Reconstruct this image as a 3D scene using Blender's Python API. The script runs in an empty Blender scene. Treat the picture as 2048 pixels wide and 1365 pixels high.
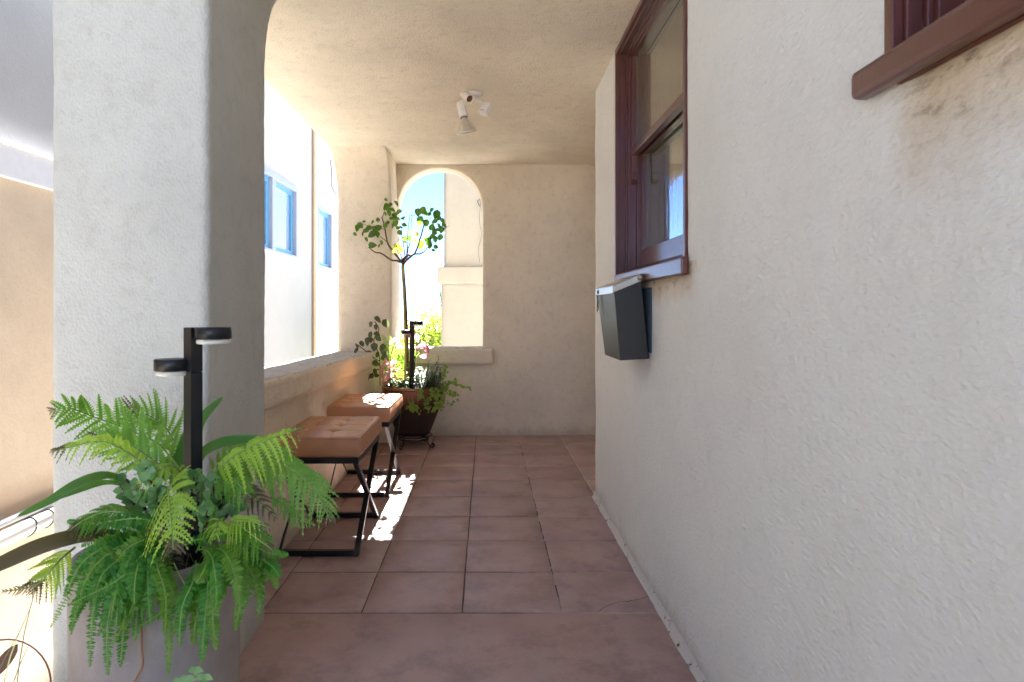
import bpy, bmesh, math, random
from mathutils import Vector, Matrix, noise
R = math.radians
random.seed(7)
S = bpy.context.scene
COL = S.collection

# ------------------------------------------------------------ camera
F = 1285.0            # focal length in pixels of the 2048 px wide picture
CX, CY = 973.0, 621.0 # where the porch axis meets the picture
CAMZ = 1.0
cam = bpy.data.objects.new('camera', bpy.data.cameras.new('camera'))
COL.objects.link(cam)
cam.location = (0, 0, CAMZ)
cam.rotation_euler = (R(90), 0, 0)
cam.data.sensor_width = 36
cam.data.lens = 36 * F / 2048
cam.data.shift_x = (1024 - CX) / 2048
cam.data.shift_y = -(682.5 - CY) / 2048
cam.data.clip_start = 0.02
cam.data.clip_end = 500
cam.data.dof.use_dof = True
cam.data.dof.focus_distance = 3.2
cam.data.dof.aperture_fstop = 10.0
S.camera = cam

# ------------------------------------------------------------ light
SUN_EL, SUN_AZ = R(40.0), R(-0.1)      # azimuth from +Y towards +X
w = bpy.data.worlds.new("World"); S.world = w; w.use_nodes = True
nt = w.node_tree; nt.nodes.clear()
sky = nt.nodes.new('ShaderNodeTexSky'); sky.sky_type = 'NISHITA'; sky.sun_disc = False
sky.sun_elevation = SUN_EL; sky.sun_rotation = SUN_AZ
sky.air_density = 0.34; sky.dust_density = 0.0; sky.ozone_density = 5.5
bgn = nt.nodes.new('ShaderNodeBackground'); bgn.inputs[1].default_value = 0.05
wo = nt.nodes.new('ShaderNodeOutputWorld')
nt.links.new(sky.outputs[0], bgn.inputs[0]); nt.links.new(bgn.outputs[0], wo.inputs[0])
sd = bpy.data.lights.new('sun', 'SUN'); sd.energy = 5.0; sd.angle = R(0.55); sd.color = (1, .975, .94)
sun = bpy.data.objects.new('sun', sd); COL.objects.link(sun)
tosun = Vector((math.sin(SUN_AZ)*math.cos(SUN_EL), math.cos(SUN_AZ)*math.cos(SUN_EL), math.sin(SUN_EL)))
sun.rotation_euler = tosun.to_track_quat('Z', 'Y').to_euler()
sun.location = tosun * 30
S.view_settings.view_transform = 'Standard'
S.view_settings.look = 'None'
S.view_settings.exposure = 3.56
S.view_settings.gamma = 1.0
S.view_settings.use_curve_mapping = False
S.cycles.max_bounces = 12; S.cycles.diffuse_bounces = 8; S.cycles.glossy_bounces = 4
S.cycles.transmission_bounces = 6; S.cycles.transparent_max_bounces = 12
S.cycles.sample_clamp_indirect = 8
S.cycles.use_denoising = True

def P(px, py, Y):
    """a point seen at photo pixel (px,py) and standing Y metres down the porch"""
    return Vector(((px - CX) * Y / F, Y, CAMZ - (py - CY) * Y / F))

# ------------------------------------------------------------ materials
def lin(r, g, b):
    f = lambda c: (c/255/12.92) if c/255 <= .04045 else ((c/255+.055)/1.055)**2.4
    return (f(r), f(g), f(b), 1)

class NT:
    def __init__(s, name):
        s.m = bpy.data.materials.new(name); s.m.use_nodes = True
        s.t = s.m.node_tree; s.t.nodes.clear()
        s.out = s.t.nodes.new('ShaderNodeOutputMaterial')
        s.bs = s.t.nodes.new('ShaderNodeBsdfPrincipled')
        s.t.links.new(s.bs.outputs[0], s.out.inputs[0])
        s._c = None
    def n(s, kind, **kw):
        nd = s.t.nodes.new('ShaderNode' + kind)
        for k, v in kw.items(): setattr(nd, k, v)
        return nd
    def l(s, a, b): s.t.links.new(a, b)
    def put(s, sock, v):
        if hasattr(v, 'links') or hasattr(v, 'is_linked'): s.l(v, sock)
        else: sock.default_value = v
    def coord(s):
        if s._c is None: s._c = s.n('TexCoord').outputs['Object']
        return s._c
    def mapped(s, scale=(1, 1, 1), loc=(0, 0, 0)):
        mp = s.n('Mapping'); s.l(s.coord(), mp.inputs[0]); mp.inputs['Scale'].default_value = scale
        mp.inputs['Location'].default_value = loc
        return mp.outputs[0]
    def noise(s, scale, detail=3, rough=.5, vec=None, dist=0):
        nd = s.n('TexNoise'); s.l(vec or s.coord(), nd.inputs['Vector'])
        nd.inputs['Scale'].default_value = scale; nd.inputs['Detail'].default_value = detail
        nd.inputs['Roughness'].default_value = rough; nd.inputs['Distortion'].default_value = dist
        return nd.outputs[0]
    def voro(s, scale, feature='F1', vec=None):
        nd = s.n('TexVoronoi', feature=feature); s.l(vec or s.coord(), nd.inputs['Vector'])
        nd.inputs['Scale'].default_value = scale
        return nd.outputs[0]
    def ramp(s, v, stops):
        nd = s.n('ValToRGB'); s.l(v, nd.inputs[0]); e = nd.color_ramp.elements
        while len(e) < len(stops): e.new(.5)
        for el, (p, c) in zip(e, stops):
            el.position = p; el.color = c if not isinstance(c, (int, float)) else (c, c, c, 1)
        return nd.outputs[0]
    def mix(s, f, a, b, mode='MIX'):
        nd = s.n('Mix', data_type='RGBA', blend_type=mode)
        s.put(nd.inputs[0], f); s.put(nd.inputs[6], a); s.put(nd.inputs[7], b)
        return nd.outputs[2]
    def math(s, op, a, b=0.0, c=None):
        nd = s.n('Math', operation=op); s.put(nd.inputs[0], a); s.put(nd.inputs[1], b)
        if c is not None: s.put(nd.inputs[2], c)
        return nd.outputs[0]
    def bump(s, h, strength, dist, prev=None):
        nd = s.n('Bump'); nd.inputs['Strength'].default_value = strength
        nd.inputs['Distance'].default_value = dist; s.l(h, nd.inputs['Height'])
        if prev is not None: s.l(prev, nd.inputs['Normal'])
        return nd.outputs[0]
    def fin(s, col, rough=.8, normal=None, **kw):
        s.put(s.bs.inputs['Base Color'], col); s.put(s.bs.inputs['Roughness'], rough)
        if normal is not None: s.l(normal, s.bs.inputs['Normal'])
        for k, v in kw.items(): s.put(s.bs.inputs[k.replace('_', ' ')], v)
        return s.m

def stucco(name, col, dark, grain=150, strength=.6, dirt=.25, stretch=(1, 1, .75), dist=.004):
    a = NT(name)
    v = a.mapped(stretch)
    g1 = a.noise(grain, 5, .7, v)
    g2 = a.noise(grain*.4, 3, .55, v)
    big = a.noise(3.2, 4, .6)
    pit = a.ramp(a.voro(grain*.34, vec=a.mapped(stretch, (3, 1, 7))), [(0.0, 0), (.2, 1)])
    pitm = a.ramp(a.noise(7, 2, .6, a.mapped((1, 1, 1), (5, 5, 5))), [(.45, 1), (.55, 0)])
    pit2 = a.math('MAXIMUM', pit, pitm)
    h = a.math('MULTIPLY_ADD', g2, .35, a.math('MULTIPLY', g1, .9))
    h = a.math('MULTIPLY_ADD', a.voro(grain*.8, 'F1', v), .55, h)
    n = a.bump(h, strength, dist)
    n = a.bump(pit2, .25, .002, n)
    n = a.bump(big, .35, .012, n)
    c = a.mix(a.ramp(big, [(.35, 0), (.72, 1)]), col, tuple(x*(1-dirt*.45) for x in col[:3]) + (1,))
    c = a.mix(a.math('MULTIPLY', a.ramp(a.noise(22, 5, .7), [(.52, 0), (.75, 1)]), dirt), c, dark)
    sp = a.ramp(a.noise(260, 2, .6, a.mapped((1, 1, 1), (9, 2, 4))), [(.66, 0), (.76, 1)])
    c = a.mix(a.math('MULTIPLY', sp, dirt*1.1), c, dark)
    c = a.mix(a.math('MULTIPLY', a.math('SUBTRACT', 1.0, pit2), .16), c, dark)
    sz = a.n('SeparateXYZ'); a.l(a.coord(), sz.inputs[0])
    fr = a.math('SUBTRACT', a.math('MULTIPLY', a.noise(7, 4, .65), .22), sz.outputs[2])
    mr = a.n('MapRange', interpolation_type='SMOOTHSTEP'); a.l(fr, mr.inputs[0]); mr.inputs[1].default_value = 0; mr.inputs[2].default_value = .12
    ab = a.math('GREATER_THAN', sz.outputs[2], -.2)
    c = a.mix(a.math('MULTIPLY', a.math('MULTIPLY', mr.outputs[0], ab), .45), c, dark)
    # slow drift of tone, faded and repainted patches
    c = a.mix(a.math('MULTIPLY', a.ramp(a.noise(1.3, 5, .62, a.mapped((1, 1, .6), (11, 3, 2))), [(.45, 0), (.62, 1)]), .05+dirt*.25), c, tuple(x*.80 for x in col[:3]) + (1,))
    return a, c, n

a, c, n = stucco('cream_stucco', (.80, .70, .555, 1), (.36, .28, .18, 1), 140, 1.0, .3)
M_CREAM = a.fin(c, .9, n)
a, c, n = stucco('ceiling_stucco', (.85, .77, .63, 1), (.36, .28, .18, 1), 150, 1.0, .3, (1, .7, 1))
M_CEIL = a.fin(c, .9, n)
a, c, n = stucco('pillar_stucco', (.535, .54, .505, 1), (.26, .22, .17, 1), 160, .65, .28, (1, 1, .8))
M_PILLAR = a.fin(c, .9, n)
# the right hand wall carries a rust and mildew stain below its nearer sill
a, c, n = stucco('house_wall_stucco', (.80, .815, .775, 1), (.36, .30, .22, 1), 120, .85, .12, dist=.0042, stretch=(1, .6, 1.1))
sep = a.n('SeparateXYZ'); a.l(a.coord(), sep.inputs[0])
zz = a.math('ADD', sep.outputs[2], a.math('MULTIPLY', a.noise(9, 3, .6), .14))
def under(z0, z1, yc, yh):
    mz = a.n('MapRange'); a.l(zz, mz.inputs[0])
    for i, v_ in enumerate((z0, z1, 0, 1)): mz.inputs[i+1].default_value = v_
    top = a.math('LESS_THAN', sep.outputs[2], z1 - .04)
    ed = a.math('SUBTRACT', a.math('ADD', yh, a.math('MULTIPLY', a.noise(12, 3, .6), .12)), a.math('ABSOLUTE', a.math('SUBTRACT', sep.outputs[1], yc)))
    sm = a.n('MapRange', interpolation_type='SMOOTHSTEP'); a.l(ed, sm.inputs[0]); sm.inputs[1].default_value = 0; sm.inputs[2].default_value = .10
    my = sm.outputs[0]
    return a.math('MULTIPLY', a.math('MULTIPLY', mz.outputs[0], top), my)
st = a.math('MAXIMUM', under(1.20, 1.38, .35, .53), under(1.08, 1.18, 2.3, .50))
c = a.mix(a.math('MULTIPLY', st, .75), c, (.56, .40, .20, 1))
mold = a.ramp(a.noise(24, 5, .7, a.mapped((1, 1, 2.2))), [(.52, 0), (.66, 1)])
c = a.mix(a.math('MULTIPLY', a.math('MULTIPLY', a.math('POWER', st, 2.0), mold), .9), c, (.19, .13, .065, 1))
M_HOUSE = a.fin(c, .88, n)

a = NT('weathered_ledge')
g = a.noise(14, 6, .7, a.mapped((3.5, 1, 3)))
c = a.ramp(g, [(.3, lin(150, 145, 138)), (.52, lin(190, 184, 174)), (.75, lin(214, 208, 194))])
c = a.mix(a.ramp(a.noise(90, 4, .7, a.mapped((2, .5, 1))), [(.58, 0), (.70, .6)]), c, (.10, .09, .08, 1))
M_LEDGE = a.fin(c, .85, a.bump(a.noise(120, 4, .6, a.mapped((2, .6, 1))), .7, .004))

a, c, n = stucco('neighbour_stucco', (.35, .345, .335, 1), (.5, .42, .32, 1), 90, .35, .12)
M_NEIGH = a.fin(c, .9, n)
a, c, n = stucco('neighbour_lower_stucco', (.60, .50, .39, 1), (.42, .3, .2, 1), 90, .4, .3)
M_NLOW = a.fin(c, .9, n)
a, c, n = stucco('outer_column_stucco', (.28, .27, .245, 1), (.2, .15, .1, 1), 90, .35, .2)
M_COLUMN = a.fin(c, .9, n)

a = NT('coping_metal'); M_COPING = a.fin(a.mix(a.noise(20, 4), lin(205, 210, 220), lin(226, 226, 228)), .5)

# terracotta tile
a = NT('terracotta_tile')
gi = a.n('NewGeometry').outputs['Random Per Island']
blot = a.noise(5.5, 6, .68)
c = a.ramp(blot, [(.28, (.20, .115, .10, 1)), (.5, (.42, .285, .27, 1)), (.72, (.56, .41, .385, 1))])
c = a.mix(.42, c, a.ramp(gi, [(0, (.30, .19, .175, 1)), (.5, (.39, .265, .245, 1)), (1, (.42, .265, .235, 1))]))
c = a.mix(a.ramp(a.noise(7, 7, .72, a.mapped((1, 1, 1), (4, 8, 1))), [(.50, 0), (.74, .5)]), c, (.075, .045, .042, 1))
c = a.mix(a.ramp(a.noise(240, 2, .6), [(.64, 0), (.76, .6)]), c, (.04, .025, .022, 1))
c = a.mix(a.ramp(a.noise(3.1, 5, .62, a.mapped((1, 1, 1), (2.3, 5.1, 0))), [(.59, 0), (.62, .35), (.75, .45)]), c, (.42, .33, .30, 1))
n = a.bump(a.noise(170, 4, .6), .35, .002); n = a.bump(a.noise(9, 3), .3, .008, n)
M_TILE = a.fin(c, a.ramp(a.noise(11, 4, .6), [(.3, .30), (.7, .58)]), n)
a = NT('grout')
sep = a.n('SeparateXYZ'); a.l(a.coord(), sep.inputs[0])
mr = a.n('MapRange'); a.l(sep.outputs[0], mr.inputs[0]); mr.inputs[1].default_value = .05; mr.inputs[2].default_value = .42
wm = a.ramp(a.math('MULTIPLY', a.noise(5.5, 3, .7), a.math('MULTIPLY_ADD', mr.outputs[0], .42, .72)), [(.41, 0), (.45, 1)])
wm = a.math('MULTIPLY', wm, mr.outputs[0])
M_GROUT = a.fin(a.mix(wm, (.095, .070, .060, 1), (.68, .65, .60, 1)), .9, a.bump(a.noise(90, 3), .6, .004))

def simple(name, col, rough=.5, ns=0, var=.12, bump=0, bd=.002, **kw):
    a = NT(name)
    c = col
    if ns:
        c = a.mix(a.noise(ns, 4, .6), tuple(x*(1-var) for x in col[:3])+(1,), tuple(min(1, x*(1+var)) for x in col[:3])+(1,))
    n = a.bump(a.noise(ns*3 or 60, 3), bump, bd) if bump else None
    return a.fin(c, rough, n, **kw)

a = NT('wine_paint')
c = a.mix(a.noise(16, 4, .6, a.mapped((1, 1, .2))), (.085, .022, .016, 1), (.135, .040, .028, 1))
M_WINE = a.fin(c, .34, a.bump(a.noise(60, 3, .6, a.mapped((3, 3, .3))), .25, .002), Coat_Weight=.35, Coat_Roughness=.18)
M_WHITEFRAME = simple('aluminium_frame', (.26, .28, .35, 1), .35, 8, .06)
M_BLUEFRAME = simple('blue_sash', (.06, .21, .40, 1), .4, 8, .1)
M_DOWN = simple('downspout_paint', (.62, .47, .31, 1), .5, 6, .1)
M_DOWNEDGE = simple('downspout_edge', (.2, .15, .13, 1), .6, 6)
M_PIPE = simple('grey_pipe', (.58, .58, .57, 1), .4, 12, .08)
M_CABLE = simple('black_cable', (.03, .03, .035, 1), .5)
M_BLACK = simple('black_metal', (.012, .012, .014, 1), .38, 30, .2, Metallic=.25)
M_LENS = simple('clear_lens', (.80, .79, .70, 1), .15, 40, .1, Transmission_Weight=.35)
M_FRAMEBLACK = simple('stool_black_metal', (.010, .010, .012, 1), .32, 40, .3)
M_CONC = None
a = NT('planter_concrete')
c = a.ramp(a.noise(6, 6, .65, a.mapped((1, 1, .5))), [(.3, (.24, .21, .19, 1)), (.55, (.34, .30, .27, 1)), (.75, (.44, .39, .35, 1))])
c = a.mix(a.ramp(a.noise(60, 4, .7), [(.62, 0), (.72, .35)]), c, (.45, .42, .38, 1))
M_CONC = a.fin(c, .75, a.bump(a.noise(90, 4, .6), .25, .003))
M_SOIL = simple('potting_soil', (.022, .015, .010, 1), .95, 60, .5, .9, .02)
# tufted leather
a = NT('tan_leather')
c = a.mix(a.noise(9, 5, .6), (.44, .20, .090, 1), (.56, .285, .145, 1))
M_LEATHER = a.fin(c, .42, a.bump(a.voro(420), .18, .0008), Coat_Weight=.12, Coat_Roughness=.3)
M_BUTTON = simple('leather_button', (.20, .09, .05, 1), .5)
# mailbox
M_MBOX = simple('mailbox_grey', (.020, .0185, .018, 1), .45, 40, .12, 0, Metallic=.2)
a = NT('brushed_steel')
M_STEEL = a.fin(a.mix(a.noise(30, 3, .6, a.mapped((.2, 1, 6))), (.42, .38, .31, 1), (.60, .56, .48, 1)), .3, Metallic=.85)
M_LAMPWHITE = simple('lamp_white', (.78, .72, .67, 1), .4, 30, .08)
M_SOCKET = simple('socket_brass', (.22, .085, .025, 1), .4, Metallic=.5)
a = NT('reflector_glass'); M_REFL = a.fin(a.mix(a.noise(30, 3), (.62, .60, .50, 1), (.85, .86, .84, 1)), .12, a.bump(a.noise(60, 2), .3, .004), Metallic=.9)
# pottery: ribbed, brown glaze, colour darkening towards the foot
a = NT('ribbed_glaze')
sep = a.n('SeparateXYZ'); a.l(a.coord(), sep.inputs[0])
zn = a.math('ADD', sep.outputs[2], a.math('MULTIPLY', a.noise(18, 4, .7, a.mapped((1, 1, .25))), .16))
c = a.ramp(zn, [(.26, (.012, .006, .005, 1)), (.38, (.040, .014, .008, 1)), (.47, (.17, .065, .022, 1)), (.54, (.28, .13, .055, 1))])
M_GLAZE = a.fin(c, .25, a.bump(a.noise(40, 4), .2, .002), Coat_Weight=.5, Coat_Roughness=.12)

def leafmat(name, c1, c2, scale=25, rough=.45, trans=.45, tc=None):
    a = NT(name)
    gi = a.n('NewGeometry').outputs['Random Per Island']
    f = a.math('MULTIPLY_ADD', a.noise(scale, 3, .6), .6, a.math('MULTIPLY', gi, .4))
    c = a.mix(a.ramp(f, [(.25, 0), (.75, 1)]), c1 + (1,), c2 + (1,))
    a.fin(c, rough)
    tr = a.n('BsdfTranslucent'); t = tc or tuple(min(1, x*1.9) for x in c2)
    a.put(tr.inputs[0], a.mix(.5, c, t + (1,)))
    mx = a.n('MixShader'); mx.inputs[0].default_value = trans
    a.l(a.bs.outputs[0], mx.inputs[1]); a.l(tr.outputs[0], mx.inputs[2]); a.l(mx.outputs[0], a.out.inputs[0])
    return a.m
M_LIME = leafmat('lime_frond', (.29, .52, .04), (.46, .68, .10))
M_MIDG = leafmat('tree_fern_green', (.13, .31, .03), (.26, .48, .07))
M_DARKG = leafmat('sword_fern_green', (.022, .17, .016), (.11, .36, .035))
M_DARKG2 = leafmat('sword_fern_yellow_green', (.08, .23, .02), (.18, .38, .035))
M_BROWNG = leafmat('dry_frond', (.11, .095, .04), (.20, .16, .07))
M_STRAP = leafmat('strap_leaf_green', (.045, .15, .022), (.085, .235, .035), 6, .32, .3)
M_STRAPB = leafmat('bronze_leaf', (.060, .048, .022), (.13, .10, .035), 6, .35, .2)
M_JADE = leafmat('jade_leaf', (.10, .25, .06), (.24, .42, .17), 30, .3, .12)
M_TREEL = leafmat('small_tree_leaf', (.035, .10, .012), (.075, .165, .022), 20, .4, .4, (.25, .5, .03))
M_YEL = leafmat('yellow_leaf', (.30, .38, .03), (.50, .56, .07), 20, .4, .5)
M_PURPL = leafmat('olive_purple_leaf', (.050, .062, .030), (.105, .125, .050), 20, .4, .35)
M_PINK = leafmat('pink_coleus_leaf', (.40, .085, .12), (.72, .34, .34), 45, .4, .4)
M_MAG = leafmat('magenta_coleus_leaf', (.30, .03, .075), (.70, .28, .33), 60, .4, .45)
M_HERB = leafmat('herb_leaf', (.055, .12, .035), (.14, .24, .08), 30, .35, .3)
M_CREEP = leafmat('creeper_leaf', (.16, .28, .035), (.30, .44, .07), 30, .4, .45)
M_BUSH = leafmat('bush_leaf', (.05, .12, .012), (.17, .26, .03), 8, .5, .5, (.5, .6, .05))
M_BARK = simple('bark', (.105, .065, .043, 1), .85, 60, .4, .6, .004)
M_STEM = simple('dark_stem', (.055, .025, .022, 1), .6, 40, .3)
M_GSTEM = simple('green_stem', (.24, .36, .08, 1), .6, 40, .3)
M_BAMBOO = simple('bamboo_cane', (.42, .33, .10, 1), .5, 30, .3)
M_RUST = simple('rusty_iron', (.10, .045, .03, 1), .7, 60, .4, .4, .002)
M_VINEBR = simple('dry_runner', (.35, .17, .08, 1), .7, 60, .2)
M_GRASSB = leafmat('grass_blade', (.05, .075, .03), (.10, .12, .05), 10, .5, .3)
a = NT('pale_ground'); M_GROUND = a.fin(a.mix(a.noise(.7, 5, .6), (.48, .45, .41, 1), (.60, .57, .52, 1)), .9, a.bump(a.noise(40, 4), .5, .01))
# old window glass: pebbled, vertical streaks; darkness of the room behind
def glassmat(name, col, streak, strength, rough):
    a = NT(name)
    s1 = a.noise(streak, 3, .6, a.mapped((1, 1, .10)))
    s2 = a.noise(26, 3, .55, a.mapped((1, 1, .35)))
    c = a.mix(a.ramp(s1, [(.35, 0), (.65, 1)]), col, tuple(x*.62 for x in col[:3])+(1,))
    n = a.bump(s2, strength, .010); n = a.bump(s1, strength*.5, .0016, n)
    return a.fin(c, rough, n, IOR=1.7, Coat_Weight=1.0, Coat_Roughness=.04)
M_GLASSU = glassmat('reeded_glass_upper', (.15, .14, .085, 1), 230, .30, .20)
M_GLASSL = glassmat('pebbled_glass_lower', (.15, .155, .10, 1), 170, .10, .07)
a = NT('neighbour_glass'); M_NGLASS = a.fin((.5, .62, .75, 1), .06, IOR=1.7, Coat_Weight=1.0, Metallic=.6)

# ------------------------------------------------------------ geometry helpers
class MB:
    def __init__(s): s.v = []; s.f = []; s.sm = []
    def add(s, vs, fs, smooth=True):
        o = len(s.v); s.v += [tuple(p) for p in vs]; s.f += [tuple(i+o for i in f) for f in fs]; s.sm += [smooth]*len(fs)
    def box(s, x0, x1, y0, y1, z0, z1):
        s.add([(x0,y0,z0),(x1,y0,z0),(x1,y1,z0),(x0,y1,z0),(x0,y0,z1),(x1,y0,z1),(x1,y1,z1),(x0,y1,z1)],
              [(0,3,2,1),(4,5,6,7),(0,1,5,4),(1,2,6,5),(2,3,7,6),(3,0,4,7)], False)
    def hexa(s, p):   # eight corners: bottom 4, top 4
        s.add(p, [(0,3,2,1),(4,5,6,7),(0,1,5,4),(1,2,6,5),(2,3,7,6),(3,0,4,7)], False)
    def tube(s, pts, rad, n=8, caps=True, square=False, twist=None):
        pts = [Vector(p) for p in pts]
        if not isinstance(rad, (list, tuple)): rad = [rad]*len(pts)
        up = twist or (Vector((0, 0, 1)) if abs((pts[-1]-pts[0]).normalized().z) < .9 else Vector((0, 1, 0)))
        rings = []; vs = []
        for i, p in enumerate(pts):
            d = (pts[min(i+1, len(pts)-1)] - pts[max(i-1, 0)]).normalized()
            a = d.cross(up)
            if a.length < 1e-5: a = d.cross(Vector((1, 0, 0)))
            a.normalize(); b = d.cross(a).normalized(); up = -b if (-b).dot(up) > 0 else b
            for k in range(n):
                t = 2*math.pi*(k+.5)/n
                vs.append(p + (a*math.cos(t) + b*math.sin(t))*rad[i])
        fs = []
        for i in range(len(pts)-1):
            for k in range(n):
                fs.append((i*n+k, i*n+(k+1) % n, (i+1)*n+(k+1) % n, (i+1)*n+k))
        if caps: fs += [tuple(range(n)), tuple(range(len(vs)-1, len(vs)-1-n, -1))]
        s.add(vs, fs, not square and n > 4)
    def bar(s, a, b, w, up=(0, 0, 1)):   # square bar, side w
        s.tube([a, b], w*.7071, 4, True, True, Vector(up))
    def lathe(s, prof, c=(0, 0, 0), n=48, ribs=0, amp=0, axis=None):
        c = Vector(c); q = Vector((0, 0, 1)).rotation_difference(Vector(axis)) if axis else None
        vs = []
        for r, z in prof:
            for k in range(n):
                t = 2*math.pi*k/n
                rr = r*(1 + amp*math.cos(ribs*t)) if ribs else r
                p = Vector((rr*math.cos(t), rr*math.sin(t), z))
                vs.append(c + (q @ p if q else p))
        fs = []
        for i in range(len(prof)-1):
            for k in range(n): fs.append((i*n+k, i*n+(k+1) % n, (i+1)*n+(k+1) % n, (i+1)*n+k))
        s.add(vs, fs)
    def leaf(s, p, d, up, L, W, fold=.25, curl=.25, seg=5, tip=1.0, skew=0):
        d = Vector(d).normalized(); up = Vector(up)
        side = d.cross(up)
        if side.length < 1e-4: side = d.cross(Vector((1, .3, .2)))
        side.normalize(); up = side.cross(d).normalized()
        vs = []; 
        for i in range(seg+1):
            t = i/seg
            wv = math.sin(math.pi*min(1, t**.75*tip))**.8 * W*.5 if 0 < t < 1 else 0
            c = Vector(p) + d*(L*t) - up*(curl*L*t*t) 
            lift = up*(wv*fold)
            vs += [c - side*wv + lift, c, c + side*wv + lift]
        fs = []
        for i in range(seg):
            o = i*3
            fs += [(o, o+1, o+4, o+3), (o+1, o+2, o+5, o+4)]
        s.add(vs, fs)
    def blade(s, pts, wid, up=(0, 0, 1), fold=.3):
        pts = [Vector(p) for p in pts]; vs = []; n = len(pts)
        for i, p in enumerate(pts):
            d = (pts[min(i+1, n-1)] - pts[max(i-1, 0)]).normalized()
            sd_ = d.cross(Vector(up)).normalized(); u = sd_.cross(d).normalized()
            t = i/(n-1); wv = wid*.5*(math.sin(math.pi*min(1, .12+.88*t))**.55 if t < 1 else 0.0)
            vs += [p - sd_*wv + u*wv*fold, p, p + sd_*wv + u*wv*fold]
        fs = []
        for i in range(n-1):
            o = i*3; fs += [(o, o+1, o+4, o+3), (o+1, o+2, o+5, o+4)]
        s.add(vs, fs)
    def build(s, name, mat, parent=None, bevel=0, seg=2):
        me = bpy.data.meshes.new(name); me.from_pydata(s.v, [], s.f)
        me.polygons.foreach_set('use_smooth', s.sm); me.update()
        me.materials.append(mat)
        o = bpy.data.objects.new(name, me); COL.objects.link(o)
        if parent: place(o, parent)
        if bevel:
            m = o.modifiers.new('b', 'BEVEL'); m.width = bevel; m.segments = seg; m.limit_method = 'ANGLE'
        return o

def place(o, parent):
    o.parent = parent
    pm = Matrix.Translation(parent.location) if parent.type == 'EMPTY' else parent.matrix_basis.copy()
    if parent.type == 'MESH' and parent.parent: pm = Matrix.Identity(4)
    o.matrix_parent_inverse = Matrix.Identity(4)
    if parent.type == 'EMPTY': o.location = -Vector(parent.location)   # geometry is written in world metres
def thing(name, label, cat, loc=(0, 0, 0), group=None):
    o = bpy.data.objects.new(name, None); COL.objects.link(o); o.location = loc; o.empty_display_size = .05
    return tag(o, label, cat, group)
def tag(o, label, cat, group=None):
    o['label'] = label; o['category'] = cat
    if group: o['group'] = group
    return o
def struct(o): o['kind'] = 'structure'; return o
def bez(pts, n=16):
    pts = [Vector(p) for p in pts]; out = []
    m = len(pts)-1
    for i in range(n+1):   # Catmull-Rom through the points
        t = i/n*m; k = min(int(t), m-1); u = t-k
        p0 = pts[max(k-1, 0)]; p1 = pts[k]; p2 = pts[k+1]; p3 = pts[min(k+2, m)]
        out.append(.5*((2*p1)+(p2-p0)*u+(2*p0-5*p1+4*p2-p3)*u*u+(3*p1-p0-3*p2+p3)*u**3))
    return out

def prism(mb, poly, axis, a0, a1):
    """poly in the plane normal to axis ('x': (y,z); 'y': (x,z)) extruded a0..a1"""
    n = len(poly)
    f = (lambda p, t: (t, p[0], p[1])) if axis == 'x' else (lambda p, t: (p[0], t, p[1]))
    vs = [f(p, a0) for p in poly] + [f(p, a1) for p in poly]
    fs = [tuple(range(n)), tuple(range(2*n-1, n-1, -1))] + [(i, i+n, (i+1) % n+n, (i+1) % n) for i in range(n)]
    mb.add(vs, fs, False)

def plaster(mb, name, mat, parent=None, voxel=.02, smooth=3, amp=.0025, freq=5, join=None):
    """solid boxes fused and hand-rounded like trowelled stucco"""
    me = bpy.data.meshes.new(name); me.from_pydata(mb.v, [], mb.f); me.update()
    b = bmesh.new(); b.from_mesh(me); bmesh.ops.recalc_face_normals(b, faces=b.faces); bmesh.ops.triangulate(b, faces=b.faces); b.to_mesh(me); b.free()
    o = bpy.data.objects.new(name, me); COL.objects.link(o)
    m = o.modifiers.new('r', 'REMESH'); m.mode = 'VOXEL'; m.voxel_size = voxel
    if smooth: m = o.modifiers.new('s', 'SMOOTH'); m.iterations = smooth; m.factor = .5
    dg = bpy.context.evaluated_depsgraph_get()
    nm = bpy.data.meshes.new_from_object(o.evaluated_get(dg))
    o.modifiers.clear(); o.data = nm; bpy.data.meshes.remove(me); nm.name = name
    nn = [v.normal.copy() for v in nm.vertices]; out = []
    for v, nr in zip(nm.vertices, nn):
        c = v.co.copy()
        k = noise.noise(c*freq) + .5*noise.noise(c*freq*3.1) + .35*noise.noise(c*freq*9)
        out += list(c + nr*(k*amp))
    nm.vertices.foreach_set('co', out)
    nm.materials.clear(); nm.materials.append(mat)
    nm.polygons.foreach_set('use_smooth', [True]*len(nm.polygons)); nm.update()
    if parent: place(o, parent)
    return o

# ------------------------------------------------------------ setting
WX = .58         # face of the house wall
PX, PO = -.717, -1.124   # inner and outer face of the arcade
CEIL = 2.165
g = MB(); g.box(-120, 120, -120, 160, -1.4, -1.2); struct(g.build('ground', M_GROUND))
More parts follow.
